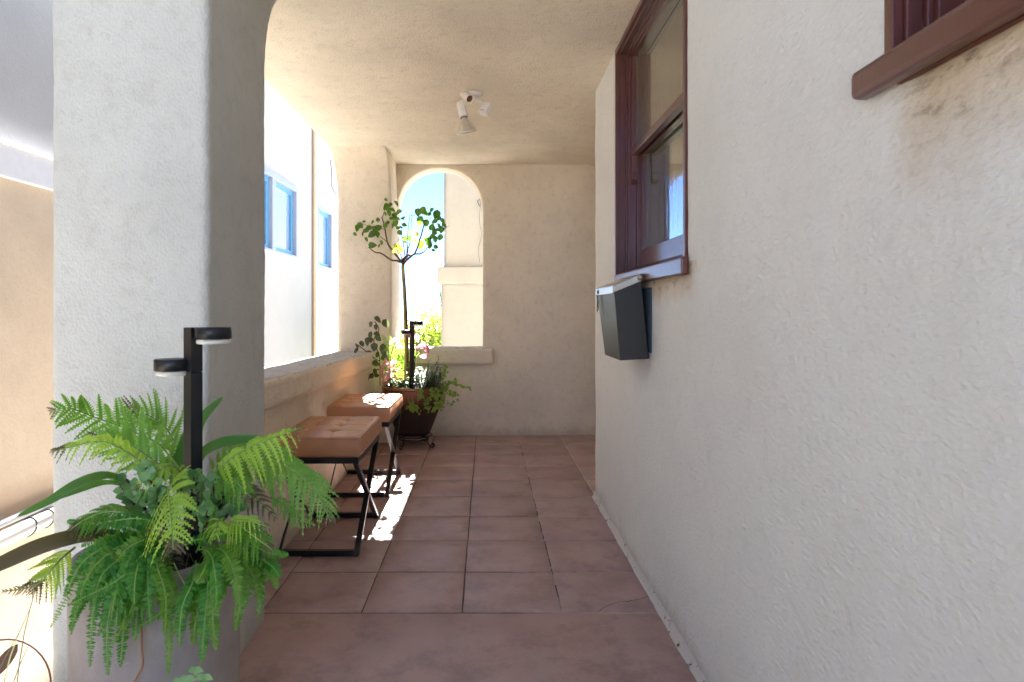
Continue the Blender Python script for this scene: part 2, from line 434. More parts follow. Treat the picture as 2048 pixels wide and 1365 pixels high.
# porch floor: grout bed and tiles, each a slab with worn edges
g = MB(); g.box(PO, WX+.02, -1.5, 5.16, -.6, -.0030); g.box(WX+.02, 1.62, 3.4, 5.16, -.6, -.0030)
floor = struct(g.build('porch_floor', M_GROUT))
g = MB()
def tile(x0, x1, y0, y1):
    gp = .0016 + random.random()*.0008
    x0 += gp; x1 -= gp; y0 += gp*1.5; y1 -= gp*1.5
    dz = random.uniform(-.0012, .0008); b = .0022; j = lambda: random.uniform(-.0009, .0009)
    ex = [0, .003/(x1-x0), .25, .5, .75, 1-.003/(x1-x0), 1]; ey = [0, .003/(y1-y0), .25, .5, .75, 1-.003/(y1-y0), 1]
    nx = ny = 6; vs = []
    for jy in range(ny+1):
        for ix in range(nx+1):
            x = x0+(x1-x0)*ex[ix]; y = y0+(y1-y0)*ey[jy]
            e = ix in (0, nx) or jy in (0, ny)
            vs.append((x+(j()*1.3 if e else 0), y+(j()*1.3 if e else 0), dz+.0008*noise.noise(Vector((x*7, y*7, 0))) - (.0016 if e else 0)))
    fs = [(r*(nx+1)+q, r*(nx+1)+q+1, (r+1)*(nx+1)+q+1, (r+1)*(nx+1)+q) for r in range(ny) for q in range(nx)]
    o = len(vs)
    ring = [i for i in range(nx+1)] + [(r+1)*(nx+1)-1 for r in range(1, ny+1)] + [ny*(nx+1)+q for q in range(nx-1, -1, -1)] + [r*(nx+1) for r in range(ny-1, 0, -1)]
    for i in ring: vs.append((vs[i][0], vs[i][1], -.02))
    m = len(ring); fs += [(ring[i], o+i, o+(i+1) % m, ring[(i+1) % m]) for i in range(m)]
    g.add(vs, fs)
gx = [-1.08, -.747, -.414, -.081, .252, .585, .918, 1.25, 1.58]
y = 2.127; rows = []
while y < 5.14: rows.append((y, min(y+.332, 5.16))); y += .332
for (y0, y1) in rows:
    for i in range(len(gx)-1):
        x0, x1 = max(gx[i], -.87), gx[i+1]
        if y1 < 3.45 and x0 >= .58: continue
        if x1 - x0 > .03: tile(x0, x1, y0, y1)
tile(PO+.004, WX+.01, .95, 2.127); tile(PO+.004, WX+.01, -.3, .95)
tl = g.build('floor_tiles', M_TILE, floor)
g = MB()   # crack in the tile beside the wall
cr = bez([P(1198, 1224, 0) * 0 + Vector(((px-CX)/(py-CY), F/(py-CY), .0012)) for px, py in ((1198, 1224), (1214, 1213), (1236, 1206), (1262, 1203), (1290, 1197), (1304, 1192))], 22)
for i, p in enumerate(cr): p.y += random.uniform(-.004, .004)
vs = []; 
for p in cr: wv = random.uniform(.0006, .002); vs += [p + Vector((0, wv, 0)), p - Vector((0, wv, 0))]
g.add(vs, [(2*i, 2*i+1, 2*i+3, 2*i+2) for i in range(len(cr)-1)]); g.build('crack', M_SOIL, floor)

# ceiling
g = MB(); g.box(PO-.006, 1.7, 1.62, 5.35, CEIL, CEIL+.5)
g.box(PO-.006, 1.7, 1.25, 1.65, 2.62, 2.74)  # unseen eave, added to keep high sky light off the pillar front
struct(plaster(g, 'porch_ceiling', M_CEIL, None, .025, 2, .003, 2.2))

# front pillar and rear corner pillar, each with its springing of the side opening
def arcpts(cy, cz, r, a0, a1, n=12): return [(cy+r*math.cos(R(a0+(a1-a0)*i/n)), cz+r*math.sin(R(a0+(a1-a0)*i/n))) for i in range(n+1)]
rr = .40; zt = CEIL + .012
g = MB()
prism(g, [(1.651, -.1), (2.09, -.1), (2.09, zt-rr)] + arcpts(2.09+rr, zt-rr, rr, 180, 91, 12) + [(2.49, zt+.12), (1.651, zt+.12)], 'x', PO, PX)
tag(plaster(g, 'stucco_pillar', M_PILLAR, None, .0125, 1, .0022, 5), 'wide pale stucco pillar at the left standing behind the fern planter', 'pillar')
g = MB()
prism(g, [(5.33, -.1), (5.33, zt+.12), (4.45, zt+.12)] + arcpts(4.85-rr, zt-rr, rr, 89, 0, 12) + [(4.85, -.1)], 'x', PO, PX)
tag(plaster(g, 'corner_pillar', M_CREAM, None, .015, 3, .0022, 5), 'cream stucco corner pillar with curved top behind the potted tree', 'pillar')

# parapet with its sloping ledge
par = thing('parapet_wall', 'low stucco parapet with a weathered grey ledge beside the two stools', 'wall', (-.98, 3.4, 0))
g = MB(); g.box(-1.10, -.85, 2.05, 4.9, -.1, .64); plaster(g, 'wall', M_CREAM, par, .02, 2, .003, 5)
g = MB()
def led(yy, t):  # inner x, z values along the wall
    return (.742-.017*(yy-2.2), .714-.01*(yy-2.2), .628-.018*(yy-2.2))[t]
y0, y1 = 2.06, 4.88
g.hexa([(-1.175, y0, .60), (-.818, y0, led(y0, 2)), (-.818, y1, led(y1, 2)), (-1.175, y1, .575),
        (-1.175, y0, led(y0, 1)), (-.818, y0, led(y0, 0)), (-.818, y1, led(y1, 0)), (-1.175, y1, led(y1, 1))])
lg = plaster(g, 'ledge', M_LEDGE, par, .012, 3, .003, 6)
lg.data.materials.append(M_CREAM)
for p in lg.data.polygons: p.material_index = 0 if p.normal.z > .6 else 1

# rear wall with its arched opening
aw = thing('arched_wall', 'cream stucco end wall with an arched opening above a projecting sill', 'wall', (.2, 5.24, 0))
g = MB(); g.box(-1.10, 1.75, 5.14, 5.34, -.1, .66)
r_ = .343; xc = -.373
arch = []
for i in range(25):
    t = R(180 - 180*i/24); e = .90
    cx_ = math.copysign(abs(math.cos(t))**e, math.cos(t)); sx_ = abs(math.sin(t))**e
    arch.append((xc + r_*cx_, 1.775 + .365*sx_))
prism(g, [(-1.10, .64), (-.716, .64)] + arch + [(-.03, .64), (1.75, .64), (1.75, 2.3), (-1.10, 2.3)], 'y', 5.14, 5.34)
plaster(g, 'wall', M_CREAM, aw, .0145, 3, .0024, 5)
g = MB(); g.box(-.74, .056, 5.085, 5.37, .572, .700)
sl = plaster(g, 'sill', M_LEDGE, aw, .011, 3, .002, 6)
sl.data.materials.append(M_CREAM)
for p in sl.data.polygons: p.material_index = 0 if p.normal.z > .6 else 1

# house wall on the right
hw = thing('house_wall', 'pale stucco house wall along the right with two wine-red windows', 'wall', (.7, 1.5, 0))
g = MB(); T = .80
W1 = (1.887, 2.867, 1.135, 2.150); W0 = (-.25, .912, 1.325, 2.6)
g.box(WX, T, -.8, W0[0], -.1, 3.0); g.box(WX, T, W0[0]-.02, W0[1]+.02, -.1, W0[2]); g.box(WX, T, W0[0]-.02, W0[1]+.02, W0[3], 3.0)
g.box(WX, T, W0[1], W1[0]-.010, -.1, 3.0); g.box(WX, T, W1[0]-.03, W1[1]+.03, -.1, W1[2]); g.box(WX, T, W1[0]-.03, W1[1]+.03, W1[3]+.010, 3.0)
g.box(WX, T, W1[1]+.010, 3.45, -.1, 3.0); g.box(T-.05, 1.7, 3.2, 3.45, -.1, 3.0)
plaster(g, 'wall', M_HOUSE, hw, .0165, 2, .003, 3.5)
g = MB(); g.box(WX+.004, T, -4, -.79, -1.2, 3.0); g.box(1.6, 1.75, 3.4, 5.2, -.1, 2.3); g.box(.86, 1.6, -4, 3.3, -1.2, 5.6); g.box(-1.1, 1.6, 1.64, 5.3, 2.6, 2.73); g.box(.79, .87, -4, 3.3, 2.9, 2.99); g.box(.79, .87, 3.2, 3.3, -.1, 2.9); g.build('wall', M_HOUSE, hw)
# caulk fillet at the foot of the wall
g = MB(); vs = []; N = 150
for i in range(N+1):
    y = -.3 + i*(3.455+.3)/N; q = .011+.005*noise.noise(Vector((y*6, 0, 0)))+.003*noise.noise(Vector((y*37, 2, 0))); wv = .0025*noise.noise(Vector((y*30, 5, 0)))
    vs += [(WX-q-.004, y, .0005), (WX-q*.55, y, .006+wv), (WX-.002, y, .014+q*.9), (WX+.004, y, .02+q)]
g.add(vs, [(i*4+k, i*4+k+1, i*4+k+5, i*4+k+4) for i in range(N) for k in range(3)])
a = NT('caulk'); M_CAULK = a.fin(a.mix(a.ramp(a.noise(24, 4, .7, a.mapped((1, 1, 1))), [(.60, 0), (.64, 1)]), (.60, .58, .54, 1), (.05, .045, .04, 1)), .7)
g.build('caulk_bead', M_CAULK, hw)

def window(ya, yb, za, zb, sill, split, small=False):
    """double hung window; ya near edge, yb far edge, sill=(ya,yb,zbottom,ztop)"""
    g = MB()
    # moulded jamb linings: far one faces the camera, near one faces away
    steps = [(.576, .592, .000), (.592, .601, .007), (.601, .618, .003), (.618, .628, .012), (.628, .664, .020)]
    for x0, x1, dy in steps:
        g.box(x0, x1, yb-dy-.0, yb+.02, za, zb+.015); g.box(x0, x1, ya-.02, ya+dy, za, zb+.015)
    for x0, x1, dy in steps: g.box(x0, x1, ya+dy+.0005, yb-dy-.0005, zb-dy-.008, zb+.015)
    g.box(.664, .765, yb-.028, yb+.02, za, zb+.015); g.box(.664, .765, ya-.02, ya+.028, za, zb+.015); g.box(.664, .765, ya+.0285, yb-.0285, zb-.03, zb+.015)
    win = g.build('window', M_WINE, hw, .002, 2)
    off = Vector(hw.location)
    def sub(mb, name, mat, bevel=.002):
        o = mb.build(name, mat, None, bevel); o.parent = win; return o
    a0, a1 = ya+.024, yb-.024
    # upper sash, outer track
    us = MB(); x0, x1 = .640, .668; top = zb-.012
    us.box(x0, x1, a1-.020, a1, split-.10, top); us.box(x0, x1, a0, a0+.020, split-.10, top)
    us.box(x0, x1, a0+.020, a1-.020, top-.022, top); us.box(x0, x1, a0+.020, a1-.020, split-.024, split+.008)
    sub(us, 'upper_sash', M_WINE)
    h = MB()
    for yy0, yy1 in ((a1-.0195, a1-.0005), (a0+.0005, a0+.0195)):
        prism(h, [(yy0, split-.10), (yy1, split-.10), (yy1, split-.135), ((yy0+yy1)/2, split-.15), (yy0, split-.13)], 'x', x0+.001, x1-.001)
    sub(h, 'horn', M_WINE, .003)
    p = MB(); p.box(.655, .659, a0+.019, a1-.019, split, top-.02); sub(p, 'pane', M_GLASSU, 0)
    # lower sash, inner track
    ls = MB(); x0, x1 = .682, .712; bot = za+.045
    ls.box(x0, x1, a1-.036, a1, bot, split+.004); ls.box(x0, x1, a0, a0+.036, bot, split+.004)
    ls.box(x0, x1, a0+.036, a1-.036, bot, za+.13); ls.box(x0, x1, a0+.036, a1-.036, split-.022, split+.006)
    sub(ls, 'lower_sash', M_WINE)
    p = MB(); p.box(.697, .701, a0+.035, a1-.035, za+.128, split-.02); sub(p, 'pane', M_GLASSL, 0)
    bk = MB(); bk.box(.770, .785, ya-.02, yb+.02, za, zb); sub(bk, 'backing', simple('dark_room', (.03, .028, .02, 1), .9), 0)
    # sill with a sloping top
    s0, s1, zb0, zt0 = sill
    sg = MB(); sx = .548 if small else .556
    sg.hexa([(sx, s0, zb0), (.578, s0, zb0), (.578, s1, zb0), (sx, s1, zb0), (sx, s0, zt0), (.578, s0, zt0+.006), (.578, s1, zt0+.006), (sx, s1, zt0)])
    sg.hexa([(.577, ya-.001, zb0), (.70, ya-.001, zb0), (.70, yb+.001, zb0), (.577, yb+.001, zb0), (.577, ya-.001, zt0+.0055), (.70, ya-.001, zt0+.05), (.70, yb+.001, zt0+.05), (.577, yb+.001, zt0+.0055)])
    sub(sg, 'window_sill', M_WINE, .005 if not small else .009)
    return win
wn = window(*W1[:2], W1[2], W1[3], (1.834, 2.80, 1.102, 1.152), 1.705)
wn['label'] = 'wine-red double hung window with pebbled glass above the mailbox'
wn = window(W0[0], W0[1], W0[2]+.01, W0[3]-.02, (-.3, .972, 1.315, 1.357), 2.05, True)
wn['label'] = 'wine-red window cut off at the top right corner of the view'

# ------------------------------------------------------------ neighbour's building
nb = thing('neighbour_building', 'pale neighbouring stucco building seen past the pillar and over the parapet', 'building', (-4.5, 6, -1.2))
NX = -2.6
g = MB()
NW = [(7.05, 8.80, 1.70, 2.68), (9.88, 10.78, 1.66, 2.66)]
ys = [-3, NW[0][0], NW[0][1], NW[1][0], NW[1][1], 11.6]
for i in range(5):
    if i in (1, 3):
        wv = NW[i//2]; g.box(-3.2, NX, ys[i], ys[i+1], -1.2, wv[2]); g.box(-3.2, NX, ys[i], ys[i+1], wv[3], 4.4)
    else: g.box(-3.2, NX, ys[i], ys[i+1], -1.2, 4.4)
g.box(-6, -3.3, -3, 11.6, -1.2, 4.3)
g.build('wall', M_NEIGH, nb)
g = MB(); g.box(NX+.001, NX+.05, -3, 6, -1.2, 1.70); g.build('lower_wall', M_NLOW, nb)
g = MB(); g.box(NX+.002, NX+.085, -3, 6.02, 1.700, 1.865); g.box(NX+.0015, NX+.10, -3, 6.03, 1.8655, 1.878); g.build('coping', M_COPING, nb, .004)
for k, (ya, yb, za, zb) in enumerate(NW):
    f = MB(); t = .07
    x0, x1 = NX-.10, NX+.018
    f.box(x0, x1, ya, yb, zb-t, zb); f.box(x0, x1, ya, yb, za, za+t*.55)
    f.box(x0, x1, ya, ya+t*.6, za+t*.55, zb-t); f.box(x0, x1, yb-t*.9, yb, za+t*.55, zb-t)
    parts = [(ya+t*.6, yb-t*.9)]
    if k == 0: f.box(x0, x1-.004, 7.77, 7.90, za+t*.55, zb-t); parts = [(ya+t*.6, 7.77), (7.90, yb-t*.9)]
    fo = f.build('window', M_WHITEFRAME, nb, .004)
    s_ = MB(); q = MB()
    for p0, p1 in parts:
        d = .055; z0, z1 = za+t*.55+.001, zb-t-.001
        s_.box(NX-.085, NX-.03, p0, p1, z1-d*1.3, z1); s_.box(NX-.085, NX-.03, p0, p1, z0, z0+d)
        s_.box(NX-.085, NX-.03, p0, p0+d, z0+d, z1-d*1.3); s_.box(NX-.085, NX-.03, p1-d*1.7, p1, z0+d, z1-d*1.3)
        q.box(NX-.062, NX-.056, p0+d*.9, p1-d*1.6, z0+d*.9, z1-d*1.2)
    so = s_.build('sash', M_BLUEFRAME); so.parent = fo
    qo = q.build('pane', M_NGLASS); qo.parent = fo
    s_ = MB(); s_.box(NX, NX+.06, ya-.04, yb+.07, za-.03, za-.001); so = s_.build('window_sill', M_COPING); so.parent = fo
g = MB(); g.box(NX-.001, NX+.055, 9.60, 9.70, -1.2, 4.4); ds = g.build('downspout', M_DOWN, nb, .01)
g = MB(); g.box(NX-.001, NX+.02, 9.555, 9.60, -1.2, 4.4); d2 = g.build('edge_strip', M_DOWNEDGE, nb)  # narrow dark brown strip along the edge of the downspout
# pipes strapped along the lower wall
XP = NX+.09
def onwall(px, py, X): 
    Y = X*F/(px-CX); return Vector((X, Y, CAMZ-(py-CY)*Y/F))
pr = thing('wall_pipe', 'thick pale pipe with wire loops running low along the neighbouring wall', 'pipe', onwall(50, 1055, XP+.03))
za_ = onwall(50, 1058, XP+.03).z
g = MB(); g.tube([(XP+.03, -2, za_), (XP+.03, 5.9, za_)], .042, 16); g.build('pipe', M_PIPE, pr)
for yy in (3.48, 3.62, 4.5, 2.6):
    c = MB(); c.tube([(XP+.03+.045*math.cos(t*math.pi/8), yy+.02*math.sin(t*math.pi/8), za_+.045*math.sin(t*math.pi/8)) for t in range(17)], .004, 6); c.build('strap', M_CABLE, pr)
g = MB(); z2 = onwall(50, 1028, XP).z
g.tube([(XP, -2, z2), (XP, 5.9, z2)], .022, 12); tag(g.build('wall_pipe', M_PIPE), 'thinner grey pipe just above the strapped one on the neighbouring wall', 'pipe')
g = MB(); g.tube([(XP+.015+.006*math.sin(i*1.7), -1+i*.25, za_+.052+.005*math.sin(i*2.3)) for i in range(28)], .007, 6)
tag(g.build('black_cable', M_CABLE), 'black cable lying along the top of the thick wall pipe', 'cable')

# outer column seen through the arch
oc = thing('outer_column', 'pale stucco column with a projecting band seen through the arch', 'column', (.1, 6.9, -1.2))
g = MB(); g.box(-.440, .7, 6.60, 7.3, 1.40, 4.6); g.box(-.468, .72, 6.58, 7.32, -1.2, 1.32); plaster(g, 'shaft', M_COLUMN, oc, .03, 2, .003, 3)
g = MB(); g.box(-.50, .75, 6.54, 7.36, 1.262, 1.452); plaster(g, 'band', M_COLUMN, oc, .02, 2, .005, 6)
g = MB(); g.tube(bez([P(962, 400, 6.59), P(959, 440, 6.56), P(963, 470, 6.58), P(957, 500, 6.57), P(960, 526, 6.57)], 20), .0022, 5)
g.tube(bez([P(963, 400, 6.58), P(955, 402, 6.57), P(960, 414, 6.56)], 8), .004, 5)
tag(g.build('loose_wire', M_CABLE), 'thin loose wire hanging down the outer column', 'wire')
g = MB(); g.tube(bez([onwall(661, 320, NX+.01), onwall(663, 345, NX+.03), onwall(663, 370, NX+.03), onwall(672, 390, NX+.02)], 16), .006, 5)
tag(g.build('loose_wire', M_CABLE), 'thin dark wire hanging on the neighbouring wall beside the opening', 'wire')

# ------------------------------------------------------------ bushes beyond the arch
def bush(cx, cy, zb, rx, ry, rz, n, label, size=.05, mat=M_BUSH):
    t = thing('bush', label, 'bush', (cx, cy, -1.2), 'bushes beyond the arch')
    g = MB()
    for k in range(9):
        a_ = random.random()*6.28; e = Vector((cx+rx*.7*math.cos(a_), cy+ry*.7*math.sin(a_), zb+rz*random.uniform(.2, .9)))
        b0 = Vector((cx+random.uniform(-.1, .1), cy, -1.2)); g.tube(bez([b0, (b0+e)/2+Vector((0, 0, .2)), e], 6), [.03-.004*i for i in range(7)], 5)
    g.build('branches', M_BARK, t)
    g = MB(); lobes = [(Vector((random.uniform(-1, 1)*rx*.7, random.uniform(-1, 1)*ry*.7, random.uniform(-.5, .8)*rz)), random.uniform(.25, .5)) for _ in range(26)]
    for k in range(n):
        lo, lr = random.choice(lobes)
        d = Vector((random.gauss(0, 1), random.gauss(0, 1), random.gauss(0, 1))).normalized()
        p = Vector((cx, cy, zb)) + lo + Vector((d.x*rx, d.y*ry, d.z*rz))*lr*random.uniform(.5, 1.1)
        dd = (d + Vector((random.gauss(0, .6), random.gauss(0, .6), random.gauss(0, .6)))).normalized()
        g.leaf(p, dd, Vector((random.gauss(0, 1), random.gauss(0, 1), 1)), size*random.uniform(.7, 1.4), size*.55, seg=3)
    g.build('foliage', mat, t); return t
bush(-1.25, 9.2, .2, .75, .6, .72, 9000, 'sunlit bushy shrub left of centre beyond the arch')
bush(-.62, 10.2, .05, .7, .6, .9, 9000, 'yellow-green shrub beside the outer column beyond the arch', .05)
g_ = thing('bush', 'small dark sprig of leaves poking out beside the outer column', 'bush', (-.42, 7.6, -1.2))
g = MB(); st_ = bez([P(896, 760, 7.7), P(890, 690, 7.7), P(885, 630, 7.7), P(881, 586, 7.7)], 20); g.tube(st_, .006, 5); g.build('stem', M_BARK, g_)
g = MB()
for p in st_[5:]:
    for k in range(4): g.leaf(p, (random.gauss(-.3, .6), random.gauss(0, .6), random.gauss(0, .6)), (0, 0, 1), .05, .025, seg=3)
g.build('foliage', M_TREEL, g_)

# ------------------------------------------------------------ tufted stools
def make_stool(x0, x1, y0, y1):
    cx_, cy_ = (x0+x1)/2, (y0+y1)/2
    t = thing('tufted_stool', '', 'stool', (cx_, cy_, 0), 'tufted tan stools along the parapet')
    t.location = (0, 0, 0)
    L = y1-y0; W = x1-x0
    bt = [(x1-.126-.125*i, y0+L*.25*(j+1)) for i in range(2) for j in range(3)]
    # cushion: top grid with dimples, sides, bottom
    g = MB(); nx, ny = 64, 88; r = .014; zt_, zb_ = .487, .402
    def hz(x, y):
        ex = min(x-x0, x1-x, y-y0, y1-y)
        z = zt_ - (r - math.sqrt(max(0, r*r-(r-min(ex, r))**2)))
        z += .007*min(1, ex/.09)
        for bx, by in bt:
            d = math.hypot(x-bx, y-by); z -= .016*math.exp(-(d/.017)**2) + .005*math.exp(-(d/.038)**2)
        for bx in (bt[0][0], bt[3][0]): z -= .0040*math.exp(-((x-bx)/.0055)**2)*min(1, ex/.02)
        for k in range(3): z -= .0040*math.exp(-((y-bt[k][1])/.0055)**2)*min(1, ex/.02)
        z += .0012*noise.noise(Vector((x*30, y*30, 1)))
        return z
    us = lambda n: [0, .004, .009, .018] + [.018+(1-.036)*i/(n-6) for i in range(1, n-6)] + [1-.018, 1-.009, 1-.004, 1]
    U = us(nx); V = us(ny); vs = [(x0+W*u, y0+L*v, hz(x0+W*u, y0+L*v)) for v in V for u in U]
    a_, b_ = len(U), len(V)
    fs = [(j*a_+i, j*a_+i+1, (j+1)*a_+i+1, (j+1)*a_+i) for j in range(b_-1) for i in range(a_-1)]
    ring = list(range(a_)) + [(j+1)*a_-1 for j in range(1, b_)] + [(b_-1)*a_+i for i in range(a_-2, -1, -1)] + [j*a_ for j in range(b_-2, 0, -1)]
    prev = ring
    for zz_, bul in ((.462, .004), (.440, .005), (.420, .004), (.408, .001), (zb_, -.008)):
        o = len(vs); new = []
        for i in ring:
            x, y, _ = vs[i]; nxn = (x-cx_)/(W/2); nyn = (y-cy_)/(L/2)
            k = bul + .0012*noise.noise(Vector((x*18, y*18, zz_*20)))
            vs.append((x+(k*math.copysign(1, nxn) if abs(nxn) > .97 else 0), y+(k*math.copysign(1, nyn) if abs(nyn) > .97 else 0), zz_)); new.append(len(vs)-1)
        m = len(ring); fs += [(prev[i], new[i], new[(i+1) % m], prev[(i+1) % m]) for i in range(m)]; prev = new
    fs.append(tuple(reversed(prev)))
    g.add(vs, fs); seat = g.build('seat', M_LEATHER, t)
    g = MB(); e = .004   # piping round the top edge
    z = .480; g.tube([(x0+.006, y0+.002, z), (x1-.006, y0+.002, z), (x1-.001, y0+.006, z), (x1-.001, y1-.006, z), (x1-.006, y1-.002, z), (x0+.006, y1-.002, z), (x0+.001, y1-.006, z), (x0+.001, y0+.006, z), (x0+.006, y0+.002, z)], .0026, 6)
    pp = g.build('piping', M_LEATHER); pp.parent = seat
    for bx, by in bt:
        b = MB(); b.lathe([(0, .005), (.004, .0042), (.0065, .002), (.007, 0)], (bx, by, hz(bx, by)+.001), 12)
        bo = b.build('button', M_BUTTON); bo.parent = seat
    s = .024; fx0, fx1, fy0, fy1 = x0+.018, x1-.004, y0+.004, y1-.004; h = s/2
    g = MB(); zt2 = .402-h-.001
    for X in (fx0+h, fx1-h): g.box(X-h, X+h, fy0+s, fy1-s, zt2-h, zt2+h)
    for Y in (fy0, fy1-s): g.box(fx0, fx1, Y, Y+s, zt2-h+.0006, zt2+h+.0006)
    g.build('top_frame', M_FRAMEBLACK, t, .0015)
    for Y in (fy0, fy1-s):
        g = MB(); g.box(fx0+s, fx1-s, Y+.0006, Y+s-.0006, .0015, s); g.build('foot_bar', M_FRAMEBLACK, t, .0015)
    zlo, zhi = .0008, zt2-h
    for X in (fx0, fx1-s):
        for q, (ya, yb) in enumerate(((fy0, fy1-s), (fy1-s, fy0))):   # two crossing legs on each side, parallelogram sections
            g = MB(); xa, xb = X+.0004+(.0006 if q else 0), X+s-.0004-(.0006 if q else 0)
            g.hexa([(xa, ya, zlo), (xb, ya, zlo), (xb, ya+s, zlo), (xa, ya+s, zlo), (xa, yb, zhi), (xb, yb, zhi), (xb, yb+s, zhi), (xa, yb+s, zhi)])
            g.build('leg', M_FRAMEBLACK, t, .0015)
    return t
st1 = make_stool(-.884, -.515, 2.60, 3.12)
st1['label'] = 'nearer tan tufted leather stool on crossed black legs, beside the fern planter'
def dup(t, off):
    r = t.copy(); COL.objects.link(r); r.location = Vector(t.location)+Vector(off)
    for ch in list(t.children):
        c = ch.copy(); COL.objects.link(c); c.parent = r
        for gch in ch.children:
            d = gch.copy(); COL.objects.link(d); d.parent = c
    return r
st2 = dup(st1, (-.004, .825, 0)); st2['label'] = 'farther tan tufted stool with a patch of sun on its seat, before the glazed pot'

# ------------------------------------------------------------ mailbox
mb_ = thing('mailbox', 'dark grey metal wall mailbox with a steel lid hanging under the window', 'mailbox', (.56, 2.44, .83))
g = MB(); ya, yb = 2.27, 2.62
pr_ = [(.4719, .822), (.575, .829), (.5455, 1.117), (.4500, 1.078)]   # x,z : front bottom, rear bottom, rear top, front top
g.hexa([(pr_[0][0], ya, pr_[0][1]), (pr_[1][0], ya, pr_[1][1]), (pr_[1][0], yb-.06, pr_[1][1]), (pr_[0][0], yb-.06, pr_[0][1]),
        (pr_[3][0], ya, pr_[3][1]), (pr_[2][0], ya, pr_[2][1]), (pr_[2][0], yb, pr_[2][1]), (pr_[3][0], yb, pr_[3][1])])
g.build('body', M_MBOX, mb_, .003, 3)
g = MB(); g.box(.574, .5785, 2.245, 2.55, .85, 1.08); g.build('shadow_plate', simple('blue_grey_shadow', (.055, .085, .105, 1), .8, 90, .8, .5, .002), mb_, .002)  # added thin plate, its colour stands for the mailbox's bluish shadow on the wall
def lp(t, dz): return (pr_[3][0]+(pr_[2][0]-pr_[3][0])*t, pr_[3][1]+(pr_[2][1]-pr_[3][1])*t+dz)
g = MB()
A, B = lp(-.05, .010), lp(1.04, .010); A2, B2 = lp(-.05, .012), lp(1.04, .012)
g.hexa([(A[0], ya-.004, A[1]), (B[0], ya-.004, B[1]), (B[0], yb+.004, B[1]), (A[0], yb+.004, A[1]),
        (A2[0], ya-.004, A2[1]), (B2[0], ya-.004, B2[1]), (B2[0], yb+.004, B2[1]), (A2[0], yb+.004, A2[1])])
for y_ in (ya-.0042, yb+.0018):
    C1, D1 = lp(-.04, -.014), lp(1.0, -.014)
    g.hexa([(C1[0], y_, C1[1]), (D1[0], y_, D1[1]), (D1[0], y_+.0024, D1[1]), (C1[0], y_+.0024, C1[1]), (A[0], y_, A[1]-.0002), (B[0], y_, B[1]-.0002), (B[0], y_+.0024, B[1]-.0002), (A[0], y_+.0024, A[1]-.0002)])
g.hexa([(A[0], ya-.004, A[1]-.026), (A[0]+.002, ya-.004, A[1]-.026), (A[0]+.002, yb+.004, A[1]-.026), (A[0], yb+.004, A[1]-.026), (A[0], ya-.004, A[1]), (A[0]+.002, ya-.004, A[1]), (A[0]+.002, yb+.004, A[1]), (A[0], yb+.004, A[1])])
lid = g.build('lid', M_STEEL, mb_, .0008)
g = MB(); cz = lp(.99, -.001); g.lathe([(0, -.0075), (.005, -.0075), (.0052, -.006), (.0125, -.005), (.0135, 0)], (cz[0], ya-.0045, cz[1]), 20, axis=(0, 1, 0)); g.build('rivet', M_STEEL, mb_)
g = MB(); hx = .4455; hy = 2.56
g.lathe([(0, -.003), (.007, -.003), (.008, 0)], (A[0]-.001, hy, A[1]-.014), 14, axis=(1, 0, 0))
g.tube([(hx-.006, hy, 1.062), (hx-.003, hy-.005, 1.04), (hx+.000, hy-.002, 1.005), (hx-.004, hy+.004, .995), (hx-.004, hy+.006, 1.005), (hx-.002, hy+.004, 1.04), (hx-.006, hy, 1.06)], .0018, 6)
g.build('latch_hook', M_BLACK, mb_)

# ------------------------------------------------------------ ceiling floodlight
cl = thing('ceiling_floodlight', 'white twin floodlight with one bulb and a sensor under the ceiling', 'light', (-.07, 3.46, CEIL))
g = MB(); c0 = Vector((-.075, 3.46, CEIL-.001)); g.lathe([(0, -.022), (.03, -.021), (.046, -.014), (.054, -.004), (.055, .002)], c0, 32); g.build('mounting_plate', M_LAMPWHITE, cl)
def can(name, a_, b_, r, mat, flare=None):
    a_, b_ = Vector(a_), Vector(b_); L = (b_-a_).length
    g = MB(); pf = [(0, 0), (r*.75, .001), (r*.95, L*.06), (r, L*.15), (r, L*.97), (r*.96, L), (r*.86, L), (r*.84, L*.7)] if not flare else flare
    g.lathe(pf, a_, 28, axis=(b_-a_).normalized()); return g.build(name, mat, cl)
A1, B1 = P(926, 187, 3.47), P(940.5, 199, 3.37); can('lamp_holder', A1, B1, .0225, M_LAMPWHITE)
g = MB(); d = (B1-A1).normalized(); g.lathe([(0, 0), (.019, 0)], B1-d*.02, 20, axis=d); g.lathe([(0, .012), (.007, .011), (.008, 0)], B1-d*.02, 14, axis=d); g.build('socket', M_SOCKET, cl)
A2_, B2_ = P(920.5, 205, 3.46), P(928, 236, 3.435); can('lamp_holder', A2_, B2_, .0235, M_LAMPWHITE)
ax = Vector((.20, .24, -.95)).normalized(); b0 = B2_-ax*.004
g = MB(); g.lathe([(0, -.002), (.016, 0), (.017, .016), (.024, .024), (.040, .048), (.052, .070), (.0535, .074)], b0, 36, axis=ax); bl = g.build('bulb', M_REFL, cl)
g = MB(); g.lathe([(.0535, .074), (.0548, .077), (.054, .081), (.045, .084), (0, .086)], b0, 36, axis=ax); g.build('bulb_lens', M_LENS, cl)
for segs in ((P(929, 196, 3.46), P(929, 209, 3.45), A2_+Vector((.005, 0, .012))), (P(943, 192, 3.46), P(956, 203, 3.45), P(962, 205, 3.455), P(967, 209, 3.46))):
    g = MB(); g.tube(segs, .008, 10)
    for p in segs[1:-1]: g.lathe([(0, -.011), (.008, -.008), (.0115, 0), (.008, .008), (0, .011)], p, 14)
    g.build('swivel_arm', M_LAMPWHITE, cl)
